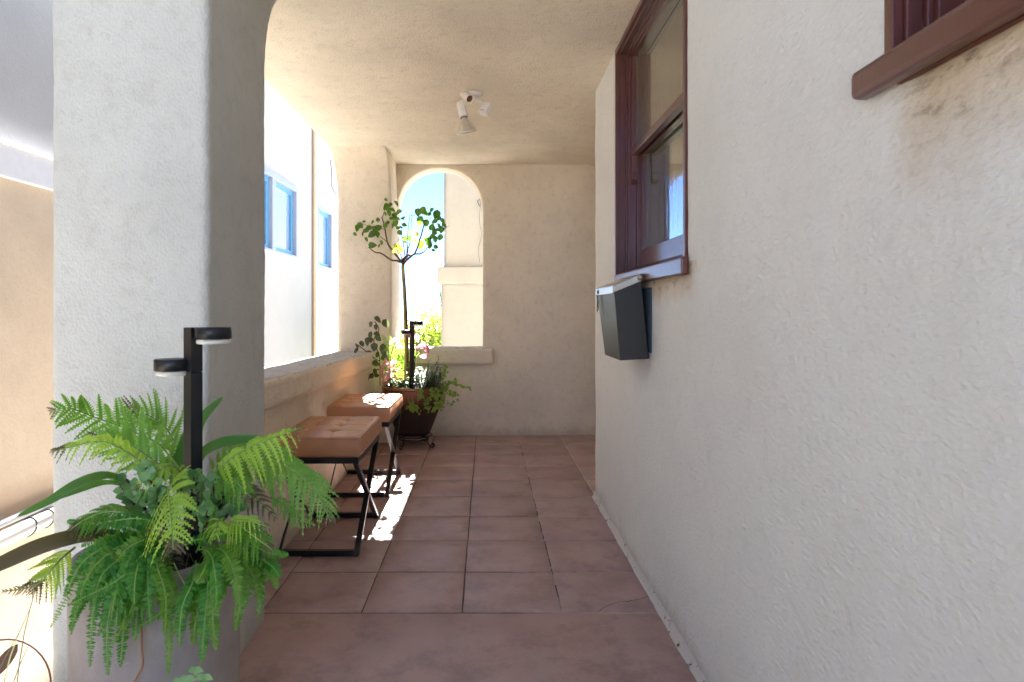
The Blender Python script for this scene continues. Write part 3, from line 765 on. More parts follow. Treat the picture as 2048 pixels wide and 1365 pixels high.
g = MB(); c1 = P(972, 219, 3.46); q = Matrix.Rotation(R(22), 4, 'Y') @ Matrix.Rotation(R(-38), 4, 'Z') @ Matrix.Rotation(R(-14), 4, 'X')
def bx(g, c, hx, hy, hz, q): g.hexa([c + (q @ Vector((sx*hx, sy*hy, sz*hz))) for sz in (-1, 1) for sx, sy in ((-1, -1), (1, -1), (1, 1), (-1, 1))])
bx(g, c1, .026, .020, .032, q); sn = g.build('motion_sensor', M_LAMPWHITE, cl, .004, 3)
g = MB()
for k in (-.008, .006): bx(g, c1+(q @ Vector((k, -.0205, -.022))), .003, .001, .002, q)
so = g.build('sensor_slots', M_BLACK); so.parent = sn

# ------------------------------------------------------------ path lights
def make_light(x, y, zt_, zb_, ang):
    t = thing('path_light', '', 'lamp', (x, y, zb_), 'twin-headed black path lights in the pots')
    q = Matrix.Rotation(ang, 4, 'Z'); s = .0135
    def Q(v): v = q @ Vector(v); return Vector((v.x, v.y, v.z))      # local to the light
    def bl(g, x0, x1, y0, y1, z0, z1):
        g.hexa([Q((a_, b_, c_)) for c_ in (z0, z1) for a_, b_ in ((x0, y0), (x1, y0), (x1, y1), (x0, y1))])
    H = zt_-zb_
    def add(g, name, mat, bev=0): 
        o = g.build(name, mat, None, bev); o.parent = t; return o
    g = MB(); bl(g, -s, s, -s, s, 0, H-.094); bl(g, -s, s, -s, s, H-.0925, H); bl(g, -s*.9, s*.9, -s*.9, s*.9, H-.095, H-.09); add(g, 'post', M_BLACK, .001)
    for sx, top in ((1, H), (-1, H-.066)):
        g = MB(); c = Vector((sx*(.0425), 0, top)); r = .0365
        q2 = Matrix.Rotation(-ang*.0, 4, 'Z')
        g.lathe([(0, 0), (r-.001, 0), (r, -.001), (r, -.0235), (r-.004, -.0245), (0, -.0245)], c, 40); 
        hd = add(g, 'lamp_head', M_BLACK)
        g = MB(); g.lathe([(r-.0045, -.0246), (r-.003, -.0255), (r-.003, -.033), (r-.005, -.0345), (0, -.0345)], c, 40)
        o = g.build('lens', M_LENS); o.parent = hd
    return t
pl1 = make_light(-.6165, 1.35, .9640, .47, R(-33))
pl1['label'] = 'large nearer black path light with two round heads standing in the fern planter'
pl2 = dup(pl1, (0, 0, 0)); pl2.location = (-.533, 4.60, .43); pl2['label'] = 'small far black path light standing in the glazed pot by the little tree'
for ob in pl2.children: pass

# ------------------------------------------------------------ near planter
PC = Vector((-.689, 1.35, 0)); PR = .163; PZ = .50
pt = thing('concrete_planter', 'round grey-brown concrete planter overflowing with ferns at the lower left', 'planter', PC)
g = MB(); g.lathe([(0, .001), (PR-.012, .001), (PR-.006, .006), (PR-.004, .2), (PR-.001, PZ-.01), (PR-.004, PZ-.002), (PR-.010, PZ), (PR-.020, PZ-.003), (PR-.022, PZ-.05), (PR-.022, PZ-.09)], PC, 72)
g.build('pot', M_CONC, pt)
g = MB(); g.lathe([(0, PZ-.035), (PR*.5, PZ-.04), (PR-.021, PZ-.05)], PC, 40); g.build('soil', M_SOIL, pt)

def frond2(mb, st_mb, path, Lmax, npin=24, up=(0, -.3, 1), droop=.35, start=.12, m=9, ang=62, curve=.25, flip=1, fullness=1.0, prof=None, asym=1.0):
    """twice-divided frond: rachis, pinnae, little pinnules"""
    pts = bez(path, 48); up = Vector(up).normalized()
    st_mb.tube(pts[::3], [.0021*(1-.75*i/16)+.0004 for i in range(len(pts[::3]))], 5, False)
    for k in range(npin):
        t = start+(1-start)*(k+.3)/npin; fi = t*48; i = min(int(fi), 47); u = fi-i
        p = pts[i].lerp(pts[i+1], u); d = (pts[min(i+2, 48)]-pts[max(i-1, 0)]).normalized()
        s = (t-start)/(1-start)
        L = Lmax*(prof(s) if prof else (math.sin(math.pi*(.16+.84*s)**.85))**.8 if s < 1 else 0)*random.uniform(.9, 1.08)
        if L < .004: L = .004
        sd_ = d.cross(up).normalized(); un = sd_.cross(d).normalized()
        for sg in (-1, 1):
            LL = L*(asym if sg < 0 else 1.0)*random.uniform(.85, 1.08)
            if random.random() < .03: LL *= .45
            a_ = R(ang+random.uniform(-9, 9))*(1-.25*s); dr = droop+random.uniform(-.12, .25); cv = curve+random.uniform(-.12, .12); lf_ = random.uniform(-.12, .22)
            ax_ = (sd_*sg*math.sin(a_) + d*math.cos(a_)).normalized()
            pp = [p + ax_*(LL*q) + d*(cv*LL*q*q) + Vector((0, 0, -1))*(dr*LL*q*q) + un*(lf_*LL*q*(1-.6*q)) for q in [j/6 for j in range(7)]]
            mm = max(4, int(m*LL/Lmax+3))
            ws = [LL*.05*fullness*(1-j/6)**.6+.0004 for j in range(7)]; sv = []
            for j in range(7):
                dd = (pp[min(j+1, 6)]-pp[max(j-1, 0)]).normalized(); ss = dd.cross(un).normalized(); sv += [pp[j]-ss*ws[j], pp[j]+ss*ws[j]]
            mb.add(sv, [(2*j, 2*j+1, 2*j+3, 2*j+2) for j in range(6)])
            for j in range(mm):
                q = (j+.5)/mm; w_ = LL*.155*fullness*(1-q)**.65*(1 if q > .06 else .6)+.0007
                fi2 = q*6; j2 = min(int(fi2), 5); c = pp[j2].lerp(pp[j2+1], fi2-j2); dd = (pp[j2+1]-pp[j2]).normalized()
                ss = dd.cross(un).normalized(); st = LL/mm*.5
                for s2 in (-1, 1):
                    b0 = c-dd*st*1.0; b1 = c+dd*st*1.0; tp = c+ss*s2*w_+dd*(w_*.42)-un*(w_*.12)
                    mb.add([b0, b1, tp+dd*st*.35, tp-dd*st*.45], [(0, 1, 2, 3)] if s2 > 0 else [(3, 2, 1, 0)], False)
            e0 = pp[5]; dd = (pp[6]-pp[5]); ss = dd.cross(un).normalized(); mb.add([e0-ss*LL*.02, e0+ss*LL*.02, pp[6]+dd*.3], [(0, 1, 2)])

def frond1(mb, st_mb, path, W, n=44, up=(0, -.4, 1), droop=.15, start=.08, lw=None, jag=0):
    """once-divided sword fern frond, dense small leaflets"""
    pts = bez(path, 48); up = Vector(up).normalized()
    st_mb.tube(pts[::3], [.0013*(1-.6*i/16)+.0003 for i in range(len(pts[::3]))], 4, False)
    tw = random.uniform(-.5, .5)
    for k in range(n):
        t = start+(1-start)*(k+.5)/n; fi = t*48; i = min(int(fi), 47)
        p = pts[i].lerp(pts[i+1], fi-i); d = (pts[min(i+2, 48)]-pts[max(i-1, 0)]).normalized()
        s = (t-start)/(1-start)
        L = W*(min(1, .45+s*2.2))*(1-s**3.5)**.9*random.uniform(.7, 1.15)+.002
        sd_ = d.cross(up)
        if sd_.length < .05: sd_ = Vector((1, 0, 0))
        sd_.normalize(); un = sd_.cross(d).normalized()
        sd_ = (sd_*math.cos(tw)+un*math.sin(tw)).normalized(); un = sd_.cross(d).normalized()
        for sg in (-1, 1):
            a_ = R(74+random.uniform(-10, 10))
            ax_ = (sd_*sg*math.sin(a_)+d*math.cos(a_)+un*random.uniform(-.3, .5)).normalized()
            mb.leaf(p, ax_, un, L, lw or L*.32+.0010, fold=.25, curl=droop+random.uniform(0, .25), seg=3)

# --- airy lime fern (twice divided fronds)
Z7 = lambda x, y, Y: P(100+x/3.531, 780+y/3.531, Y)
tf = thing('lacy_fern', 'tall lacy fern with bright lime fronds arching out of the concrete planter', 'fern', (-.66, 1.36, .46))
FR = [  # mat, path, Lmax, npin, kwargs
 (M_MIDG, [Z7(960, 620, 1.38), Z7(780, 400, 1.40), Z7(560, 285, 1.40), Z7(300, 190, 1.36), Z7(130, 130, 1.32), Z7(0, 155, 1.30)], .066, 19, dict(up=(0, -1, .35), ang=60, droop=.12, curve=.05, asym=1.0, fullness=1.1)),
 (M_MIDG, [Z7(960, 620, 1.42), Z7(900, 420, 1.46), Z7(800, 250, 1.47), Z7(640, 160, 1.45), Z7(500, 130, 1.43)], .060, 18, dict(up=(0, -1, .3), ang=60, droop=0)),
 (M_MIDG, [Z7(940, 620, 1.32), Z7(760, 520, 1.30), Z7(600, 410, 1.30), Z7(430, 330, 1.28), Z7(260, 330, 1.27)], .055, 20, dict(up=(0, -1, .5), ang=60, droop=.1)),
 (M_LIME, [Z7(800, 640, 1.30), Z7(600, 480, 1.27), Z7(380, 370, 1.24), Z7(170, 400, 1.22), Z7(10, 440, 1.20)], .056, 14, dict(up=(.2, -.8, .7), ang=66, droop=.6, curve=.1, asym=.6, fullness=1.2)),
 (M_LIME, [Z7(1100, 660, 1.30), Z7(1230, 520, 1.28), Z7(1400, 410, 1.27), Z7(1600, 330, 1.26), Z7(1785, 262, 1.25)], .058, 15, dict(up=(-.2, -.9, .6), ang=62, droop=.8, curve=.05, asym=1.0, fullness=1.15)),
 (M_MIDG, [Z7(1080, 660, 1.36), Z7(1300, 520, 1.35), Z7(1550, 480, 1.33), Z7(1780, 620, 1.31), Z7(1900, 760, 1.30), Z7(1985, 935, 1.29)], .066, 21, dict(up=(0, -.9, .45), ang=62, droop=.55, curve=.15, fullness=1.1)),
 (M_MIDG, [Z7(1080, 660, 1.40), Z7(1250, 480, 1.42), Z7(1450, 440, 1.42), Z7(1640, 500, 1.40), Z7(1800, 640, 1.40)], .058, 20, dict(up=(0, -.9, .5), ang=62, droop=.3)),
 (M_LIME, [Z7(900, 640, 1.30), Z7(840, 690, 1.22), Z7(845, 800, 1.15), Z7(860, 960, 1.10), Z7(872, 1130, 1.08)], .078, 17, dict(up=(0, -1, .25), ang=86, droop=.42, curve=.22, start=.12, fullness=.95, prof=lambda s: (1-s)**.55*min(1, .75+s*2))),
 (M_BROWNG, [Z7(1150, 700, 1.36), Z7(1300, 690, 1.34), Z7(1450, 760, 1.32), Z7(1600, 920, 1.30)], .034, 11, dict(fullness=1.4, up=(0, -.8, .6), droop=.3)),
 (M_MIDG, [Z7(1560, 760, 1.33), Z7(1640, 800, 1.31), Z7(1720, 890, 1.30), Z7(1870, 958, 1.29)], .020, 15, dict(up=(0, -.8, .6), droop=.3)),
 (M_LIME, [Z7(1240, 1050, 1.22), Z7(1260, 960, 1.20), Z7(1310, 925, 1.17), Z7(1420, 930, 1.14), Z7(1560, 975, 1.13)], .034, 15, dict(up=(0, -.8, .7), droop=.7)),
 (M_LIME, [Z7(1230, 1080, 1.22), Z7(1230, 960, 1.20), Z7(1190, 930, 1.18), Z7(1160, 1060, 1.15)], .028, 12, dict(up=(0, -.9, .5), droop=.5)),
 (M_DARKG2, [Z7(1260, 960, 1.22), Z7(1330, 950, 1.18), Z7(1450, 1040, 1.15), Z7(1570, 1130, 1.13)], .034, 16, dict(up=(0, -.8, .7), droop=.6)),
 (M_DARKG2, [Z7(700, 900, 1.26), Z7(560, 870, 1.22), Z7(400, 860, 1.20), Z7(240, 920, 1.18), Z7(130, 1000, 1.17)], .034, 18, dict(up=(0, -.8, .7), droop=.5)),
 (M_LIME, [P(150, 1095, 1.20), P(120, 1120, 1.17), P(95, 1150, 1.15), P(62, 1190, 1.14)], .040, 11, dict(up=(.3, -1, .4), droop=.3)),
 (M_BROWNG, [P(90, 1158, 1.15), P(72, 1170, 1.14), P(40, 1179, 1.13), P(5, 1183, 1.12)], .012, 12, dict(up=(0, -1, .4), droop=.1)),
 (M_LIME, [Z7(960, 640, 1.33), Z7(900, 560, 1.30), Z7(820, 540, 1.27), Z7(720, 600, 1.25), Z7(600, 700, 1.23)], .040, 15, dict(up=(0, -.8, .7), droop=.6)),
 (M_MIDG, [Z7(1090, 640, 1.31), Z7(1180, 600, 1.29), Z7(1300, 640, 1.26), Z7(1420, 760, 1.24)], .045, 16, dict(up=(0, -.8, .7), droop=.5)),
]
for mat, path, Lm, npn, kw in FR:
    g = MB(); s_ = MB(); frond2(g, s_, path, Lm, npn, **kw)
    fo = g.build('frond', mat, tf)
    if mat is not M_BROWNG and Lm > .03:      # the last few leaflets have dried to brown
        tip = bez(path, 48)[-1]; me_ = fo.data; me_.materials.append(M_BROWNG); rr_ = random.uniform(.012, .035)
        for p_ in me_.polygons:
            if (me_.vertices[p_.vertices[0]].co-tip).length < rr_*random.uniform(.6, 1.2): p_.material_index = 1
    so = s_.build('rachis', M_GSTEM); so.parent = fo

# --- sword ferns
Z1 = lambda x, y, Y: P(x/1.784, 600+y/1.784, Y)
sfL = thing('sword_fern', 'dense dark green sword fern hanging over the left front of the planter', 'fern', (-.74, 1.30, .46), 'sword ferns in the planter')
sfR = thing('sword_fern', 'looser sword fern drooping over the right side of the planter', 'fern', (-.62, 1.30, .46), 'sword ferns in the planter')
SL = [[(540,860),(420,860),(330,900),(180,1170)], [(560,870),(400,900),(300,1050),(250,1180)], [(560,880),(420,920),(340,1080),(320,1310)],
 [(570,890),(460,930),(390,1120),(385,1340)], [(580,900),(500,930),(450,1100),(430,1310)], [(580,900),(520,960),(470,1100),(400,1230)],
 [(600,800),(480,780),(330,800),(240,790)], [(560,820),(450,790),(300,830),(230,830)], [(560,840),(470,850),(380,840),(290,880)],
 [(560,880),(430,890),(330,960),(270,1120)], [(550,870),(420,870),(300,930),(230,1060)], [(570,890),(440,920),(400,1050),(350,1200)],
 [(600,880),(520,900),(420,1000),(240,1090)], [(590,900),(530,940),(500,1050),(480,1220)], [(560,860),(500,830),(420,800),(330,770)],
 [(640,860),(540,850),(440,900),(360,1040)], [(570,880),(470,900),(430,960),(330,1150)], [(600,860),(560,900),(520,1000),(440,1180)]]
SRt = [[(600,900),(560,980),(600,1150),(600,1340)], [(620,900),(560,930),(590,1050),(590,1200)], [(700,940),(740,1000),(730,1150),(720,1290)],
 [(720,900),(800,960),(760,1100),(770,1250)], [(780,900),(850,920),(860,1050),(840,1180)], [(800,880),(880,900),(930,1000),(920,1140)],
 [(820,860),(900,880),(960,960),(990,1030)], [(800,830),(870,850),(950,900),(1030,910)], [(850,960),(760,1000),(640,1080),(450,1190)],
 [(700,900),(720,860),(760,780),(765,730)], [(800,850),(860,800),(910,820),(975,860)], [(700,930),(690,1000),(650,1100),(640,1240)],
 [(830,1000),(760,1030),(660,1110),(610,1200)], [(830,1000),(740,1040),(700,1140),(690,1230)], [(840,980),(780,1030),(740,1120),(750,1200)],
 [(790,900),(820,960),(870,990),(950,1000)], [(640,870),(730,850),(820,830),(920,850)], [(850,900),(920,920),(970,950),(1000,990)], [(720,880),(740,920),(720,980),(700,1010)],
 [(610,900),(590,960),(620,1060),(660,1180)], [(850,900),(880,940),(890,1010),(880,1090)]]
for k in range(16):
    x = random.uniform(-1, 1); SL.append([(560+random.uniform(-30, 30), 870), (470+60*x, 900+random.uniform(-20, 20)), (410+120*x, 1020+random.uniform(-40, 30)), (390+150*x, 1130+random.uniform(-60, 110))])
for k in range(3):
    x = random.uniform(-1, 1); SRt.append([(740+random.uniform(-40, 40), 890), (760+70*x, 910+random.uniform(-20, 30)), (780+120*x, 1010+random.uniform(-40, 30)), (780+150*x, 1090+random.uniform(-60, 70))])
for t, lst, base in ((sfL, SL, 0), (sfR, SRt, 1)):
    for j, pth in enumerate(lst):
        rad = [1.26, 1.185, 1.15, 1.145] if max(p[1] for p in pth) > 1000 else [1.27, 1.23, 1.21, 1.2]
        if base and max(p[0] for p in pth) > 880: rad = [1.27, 1.24, 1.22, 1.21]
        dy = random.uniform(-.025, .02)
        path = [Z1(x, y, Y+dy) for (x, y), Y in zip(pth, rad)]
        g = MB(); s_ = MB()
        ln = sum((path[i+1]-path[i]).length for i in range(3))
        frond1(g, s_, path, random.uniform(.0125, .0175), int(ln/.0036), up=(random.uniform(-.5, .5), -1, .45))
        mat = (M_DARKG if random.random() < .8 else M_DARKG2) if not base else (M_DARKG2 if random.random() < .55 else M_DARKG)
        fo = g.build('frond', mat, t); so = s_.build('rachis', M_GSTEM); so.parent = fo
# --- strap leaves
sp = thing('strap_leaf_plant', 'plant with long smooth strap leaves rising behind the path light post', 'plant', (-.62, 1.40, .46))
for pth, wd, mt in (([Z7(960, 640, 1.41), Z7(1010, 420, 1.43), Z7(1070, 220, 1.44), Z7(1222, 52, 1.45)], .030, M_STRAP),
                ([Z7(1000, 640, 1.40), Z7(1070, 470, 1.40), Z7(1180, 390, 1.39), Z7(1350, 352, 1.38), Z7(1540, 345, 1.38)], .026, M_STRAP),
                ([Z7(900, 640, 1.38), Z7(900, 540, 1.40), Z7(950, 380, 1.42), Z7(1000, 230, 1.44)], .026, M_STRAP),
                ([Z7(820, 640, 1.38), Z7(830, 520, 1.40), Z7(890, 430, 1.41)], .018, M_STRAP),
                ([Z7(560, 660, 1.28), Z7(400, 610, 1.22), Z7(200, 670, 1.17), Z7(0, 790, 1.12), Z7(-240, 900, 1.07)], .024, M_STRAP),
                ([Z7(520, 680, 1.28), Z7(380, 660, 1.23), Z7(180, 720, 1.18), Z7(-40, 800, 1.14)], .016, M_STRAP)):
    g = MB(); g.blade(bez(pth, 18), wd, up=(0, -.9, .6)); g.build('leaf', mt, sp)
sb_ = thing('bronze_leaf_plant', 'broad bronze-brown strap leaves reaching left over the planter rim', 'plant', (-.76, 1.28, .46))
for pth, wd in (([P(240, 1075, 1.24), P(170, 1075, 1.19), P(90, 1095, 1.13), P(0, 1133, 1.07), P(-60, 1160, 1.04)], .042), ([P(205, 1070, 1.20), P(175, 1058, 1.19), P(132, 1066, 1.17)], .020)):
    g = MB(); g.blade(bez(pth, 18), wd, up=(0, -.7, .8)); g.build('leaf', M_STRAPB, sb_)
# --- jade plant
jd = thing('jade_plant', 'jade plant with round blue-green leaves on brown stems around the path light', 'succulent', (-.66, 1.33, .46))
js = MB(); jl = MB()
for (bx_, by_, ex, ey, Y) in ((640, 800, 530, 640, 1.24), (640, 800, 480, 700, 1.24), (560, 860, 450, 640, 1.26), (640, 760, 520, 600, 1.25), (700, 760, 690, 625, 1.28), (720, 800, 770, 640, 1.28), (740, 800, 800, 700, 1.27), (720, 820, 740, 750, 1.22), (600, 820, 560, 690, 1.23), (700, 790, 630, 640, 1.27), (740, 820, 840, 680, 1.28), (760, 830, 850, 740, 1.26), (560, 830, 420, 650, 1.27)):
    pth = bez([Z1(bx_, by_+30, Y+.03), Z1((bx_+ex)/2+random.uniform(-15, 15), (by_+ey)/2, Y+.01), Z1(ex, ey, Y)], 10)
    js.tube(pth, [.004-.0002*i for i in range(11)], 6)
    for i in range(3, 11):
        for k in range(3):
            a_ = random.random()*6.28; d = Vector((math.cos(a_), math.sin(a_)*.5-.25, random.uniform(-.2, .9)))
            L = random.uniform(.018, .026)
            jl.leaf(pth[i], d, (random.gauss(0, .5), -.9, .7), L, L*.86, fold=.12, curl=-.1, seg=5)
js.build('stems', M_STEM, jd); jl.build('leaves', M_JADE, jd)
# --- ivy at the front edge and a dry runner
iv = thing('ivy', 'small pale ivy leaves trailing low on the front of the concrete planter', 'plant', (-.62, 1.17, .4))
g = MB(); g.tube(bez([Z1(620, 940, 1.19), Z1(700, 1100, 1.165), Z1(740, 1230, 1.165), Z1(690, 1340, 1.16)], 20), .0012, 5); g.build('stem', M_GSTEM, iv)
g = MB()
for x, y, s in ((530, 1035, 30), (480, 1115, 14), (755, 1165, 26), (770, 1150, 24), (700, 1310, 34), (730, 1335, 38), (670, 1340, 36), (640, 1350, 30), (690, 1365, 36), (655, 1375, 34), (720, 1375, 34)):
    c = Z1(x, y, 1.155)
    for a_ in (-60, 0, 60): g.leaf(c, (math.sin(R(a_)), -.3, -math.cos(R(a_))), (0, -1, .1), s/1784*1.15*.75, s/1784*1.15*.5, seg=3)
g.build('leaves', leafmat('ivy_leaf', (.10, .28, .06), (.30, .50, .20), 40, .4, .2), iv)
g = MB(); g.tube(bez([P(297, 1160, 1.185), P(303, 1200, 1.178), P(285, 1230, 1.18), P(283, 1290, 1.185), P(285, 1330, 1.185), P(270, 1362, 1.185), P(262, 1385, 1.185)], 40), .0018, 6)
tag(g.build('dry_runner', M_VINEBR), 'thin orange-brown runner hanging down the face of the concrete planter', 'stem')
g = MB()
for k in range(26):
    a_ = random.uniform(0, 6.28); r0 = random.uniform(.02, .12); b = PC+Vector((r0*math.cos(a_), r0*math.sin(a_), PZ-.035))
    e = b+Vector((random.uniform(-.06, .06), random.uniform(-.07, .03), random.uniform(.0, .05)))
    g.tube(bez([b, (b+e)/2+Vector((0, 0, .03)), e], 8), .0012, 4)
for k in range(40):
    a_ = random.uniform(0, 6.28); r0 = random.uniform(.02, .13); p = PC+Vector((r0*math.cos(a_), r0*math.sin(a_), PZ-.03+random.uniform(0, .03)))
    g.leaf(p, (random.gauss(0, 1), random.gauss(0, 1), random.gauss(0, .3)), (random.gauss(0, .5), -.3, 1), random.uniform(.02, .04), .010, seg=3)
o = g.build('dead_stems', M_BROWNG, pt)

# ------------------------------------------------------------ glazed pot on its stand, little tree, coleus and others
GC = Vector((-.540, 4.74, 0))
sd2 = thing('plant_stand', 'black wrought iron plant stand with scrolled feet under the glazed pot', 'plant stand', GC)
g = MB(); g.tube([GC+Vector((.135*math.cos(t*math.pi/16), .135*math.sin(t*math.pi/16), .082)) for t in range(33)], .006, 8); g.tube([GC+Vector((.105*math.cos(t*math.pi/16), .105*math.sin(t*math.pi/16), .055)) for t in range(33)], .005, 8); g.build('ring', M_BLACK, sd2)
for k in range(4):
    a_ = R(45+18+90*k); u = Vector((math.cos(a_), math.sin(a_), 0)); g = MB()
    sp_ = [GC+u*.135+Vector((0, 0, .082)), GC+u*.125+Vector((0, 0, .045)), GC+u*.145+Vector((0, 0, .012)), GC+u*.165+Vector((0, 0, .006)), GC+u*.180+Vector((0, 0, .018)), GC+u*.175+Vector((0, 0, .032)), GC+u*.162+Vector((0, 0, .030)), GC+u*.160+Vector((0, 0, .020))]
    g.tube(bez(sp_, 24), .0055, 8); g.build('leg', M_BLACK, sd2)
gp = thing('glazed_pot', 'ribbed brown glazed ceramic pot in the corner below the arch', 'pot', GC)
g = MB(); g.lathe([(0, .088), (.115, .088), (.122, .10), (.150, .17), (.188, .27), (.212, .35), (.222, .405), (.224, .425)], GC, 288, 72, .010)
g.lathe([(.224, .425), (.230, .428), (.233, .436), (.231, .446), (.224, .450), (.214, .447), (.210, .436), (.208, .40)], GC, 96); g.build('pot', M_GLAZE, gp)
g = MB(); g.lathe([(0, .425), (.1, .422), (.209, .412)], GC, 40); g.build('soil', M_SOIL, gp)

Z8 = lambda x, y, Y: P(690+x/5.252, 380+y/5.252, Y)
Z4 = lambda x, y, Y: P(690+x/4.708, 620+y/4.708, Y)
tr = thing('small_tree', 'small standard tree with a thin bare trunk and sparse leaves in the glazed pot', 'tree', (-.57, 4.75, .42))
g = MB(); g.tube(bez([P(820, 790, 4.76), P(814, 700, 4.75), P(810, 600, 4.75), P(806, 540, 4.75), Z8(610, 790, 4.75), Z8(612, 765, 4.75)], 20), [.0165-.0003*i for i in range(18)]+[.015, .017, .014], 10)
g.build('trunk', M_BARK, tr)
g = MB()
BR = [([(610,770),(540,745),(480,735),(390,670),(320,660),(245,600)], .011, -.06), ([(600,760),(520,660),(450,560),(420,420),(390,290)], .013, .05), ([(450,555),(410,520),(370,490)], .005, .04),
 ([(625,760),(625,640),(600,500),(595,380)], .007, .1), ([(640,740),(655,600),(655,480),(685,260)], .007, .0), ([(650,700),(665,620),(690,500),(700,260)], .007, .06), ([(620,770),(690,700),(740,655),(800,480),(830,360)], .014, -.05),
 ([(740,675),(810,665),(870,610),(900,560)], .009, .08), ([(600,740),(560,600),(570,480)], .006, .0), ([(830,330),(870,310),(915,290)], .004, -.05), ([(610,770),(560,720),(500,650),(470,630)], .008, .1), ([(600,745),(660,690),(690,690)], .018, .0),
 ([(390,290),(410,240),(430,150)], .004, .05), ([(430,420),(340,400),(180,360)], .004, .04), ([(870,610),(930,520),(960,400)], .005, .08), ([(700,270),(740,265)], .003, .06), ([(640,700),(700,760)], .004, -.04), ([(400,130),(370,170),(360,210)], .002, .0)]
for pts_, r, dy in BR:
    n = len(pts_); pth = bez([Z8(x, y, 4.75+dy*i/(n-1)*2) for i, (x, y) in enumerate(pts_)], 16)
    g.tube([p+Vector((random.uniform(-.002, .002), 0, random.uniform(-.002, .002))) for p in pth], [r*(1-.55*i/16)*.72 for i in range(17)], 6)
g.build('branches', M_BARK, tr)
LV = [(430,105,35),(430,175,60),(475,160,40),(540,145,55),(565,230,60),(610,300,50),(500,210,50),(465,245,50),(425,255,35),(495,300,45),(545,300,60),(530,350,60),(480,385,55),(440,350,50),(420,380,45),(350,320,45),(350,400,65),(290,395,50),(245,400,50),(280,470,70),(290,580,70),(340,470,50),(215,430,50),(200,470,55),(225,520,40),(160,375,55),(130,400,55),(105,465,35),(200,335,30),(290,340,35),(580,395,50),(575,450,45),(625,370,45),(630,515,60),(680,515,45),(765,240,70),(820,220,70),(785,325,80),(870,255,45),(910,215,45),(890,255,40),(850,350,70),(910,390,60),(960,260,75),(940,330,55),(985,295,45),(1025,325,50),(990,380,55),(1060,395,65),(1010,420,60),(970,420,45),(940,450,55),(1000,500,55),(915,490,50),(950,520,55),(870,545,60),(890,590,55),(955,600,45),(930,635,35),(800,570,60),(790,600,45),(840,515,30),(385,555,40),(360,590,35),(320,430,55),(450,200,45),(520,270,50),(560,400,40),(845,240,50),(1040,370,45),(930,400,40),(880,520,50)]
LY = [(540,610,70),(590,620,70),(510,640,60),(600,640,40),(560,590,50),(680,460,40),(755,470,55),(740,530,65),(715,425,35),(630,550,40),(570,650,50),(530,590,50)]
def leaves_at(lst, mat, name, parent, Zf, sc, Y0, spread, aspect=.72, upv=(0, -1, .3), seg=6, k=1.0, down=.6):
    g = MB()
    for x, y, s in lst:
        Yv = Y0+random.uniform(-spread, spread); L = s/sc*Yv/F*1.15*k
        d = Vector((random.gauss(0, .8), random.gauss(0, .35), -down+random.gauss(0, .6))).normalized()
        c = Zf(x, y, Yv)
        n_ = Vector(upv)+Vector((random.gauss(0, .45), random.gauss(0, .3), random.gauss(0, .45)))
        g.leaf(c-d*L*.5, d, n_, L, L*aspect*random.uniform(.8, 1.1), fold=.22, curl=random.uniform(0, .3), seg=seg, tip=1.0)
    return g.build(name, mat, parent)
leaves_at(LV, M_TREEL, 'leaves', tr, Z8, 5.252, 4.75, .13, .80, k=1.25)
leaves_at(LY, M_YEL, 'yellow_leaves', tr, Z8, 5.252, 4.72, .05, .8)
g = MB(); g.tube([P(806, 530, 4.735), P(811, 700, 4.73), P(809.5, 790, 4.72)], .0085, 10); tag(g.build('bamboo_cane', M_BAMBOO), 'straight cane staking the thin trunk of the small tree', 'stake')

dk = thing('dark_coleus', 'leggy plant with olive-purple leaves leaning over the parapet ledge', 'plant', (-.62, 4.66, .42))
g = MB()
for pts_ in ([(330,720),(330,560),(320,420),(270,290),(320,190),(280,110)], [(320,480),(280,460),(210,400),(120,330)], [(330,640),(320,560),(240,620),(215,670)]):
    g.tube(bez([Z4(x, y, 4.62) for x, y in pts_], 16), .0035, 6)
g.build('stems', M_STEM, dk)
leaves_at([(310,90,75),(240,140,65),(385,130,85),(290,165,55),(240,240,70),(300,225,60),(210,300,80),(315,270,60),(245,285,50),(275,350,75),(350,360,80),(370,410,70),(305,425,60),(215,410,70),(105,385,60),(110,335,50),(370,450,70),(290,505,70),(285,590,85),(245,625,55),(300,620,45),(160,320,60)], M_PURPL, 'leaves', dk, Z4, 4.708, 4.60, .05, .75)
pk = thing('pink_coleus', 'pink and magenta leaved coleus spilling from the left of the glazed pot', 'plant', (-.58, 4.66, .42))
g = MB()
for pts_ in ([(430,730),(420,600),(430,440),(460,340)], [(620,720),(640,560),(660,440),(720,380)], [(400,730),(360,640),(350,560)], [(640,720),(660,500),(680,300)]):
    g.tube(bez([Z4(x, y, 4.62) for x, y in pts_], 14), .0035, 6)
g.build('stems', M_STEM, pk)
leaves_at([(430,480,85),(370,520,85),(340,570,75),(430,560,85),(400,640,90),(390,690,75),(440,620,55),(450,295,80),(480,580,50),(350,620,70),(420,520,70),(460,530,60),(370,660,70),(440,500,60),(400,590,70),(525,650,45),(350,560,60),(450,580,60),(480,640,50),(380,480,55),(420,660,60),(500,560,45),(350,690,50),(470,500,55)], M_PINK, 'pink_leaves', pk, Z4, 4.708, 4.56, .05, .45, down=.8)
leaves_at([(680,265,80),(600,240,50),(720,340,85),(770,370,85),(745,435,90),(690,370,60),(565,580,70),(740,320,60)], M_MAG, 'magenta_leaves', pk, Z4, 4.708, 4.56, .04, .6, down=.2)
lf = thing('lime_fern', 'small yellow-green fern glowing behind the path light in the glazed pot', 'fern', (-.58, 4.76, .42))
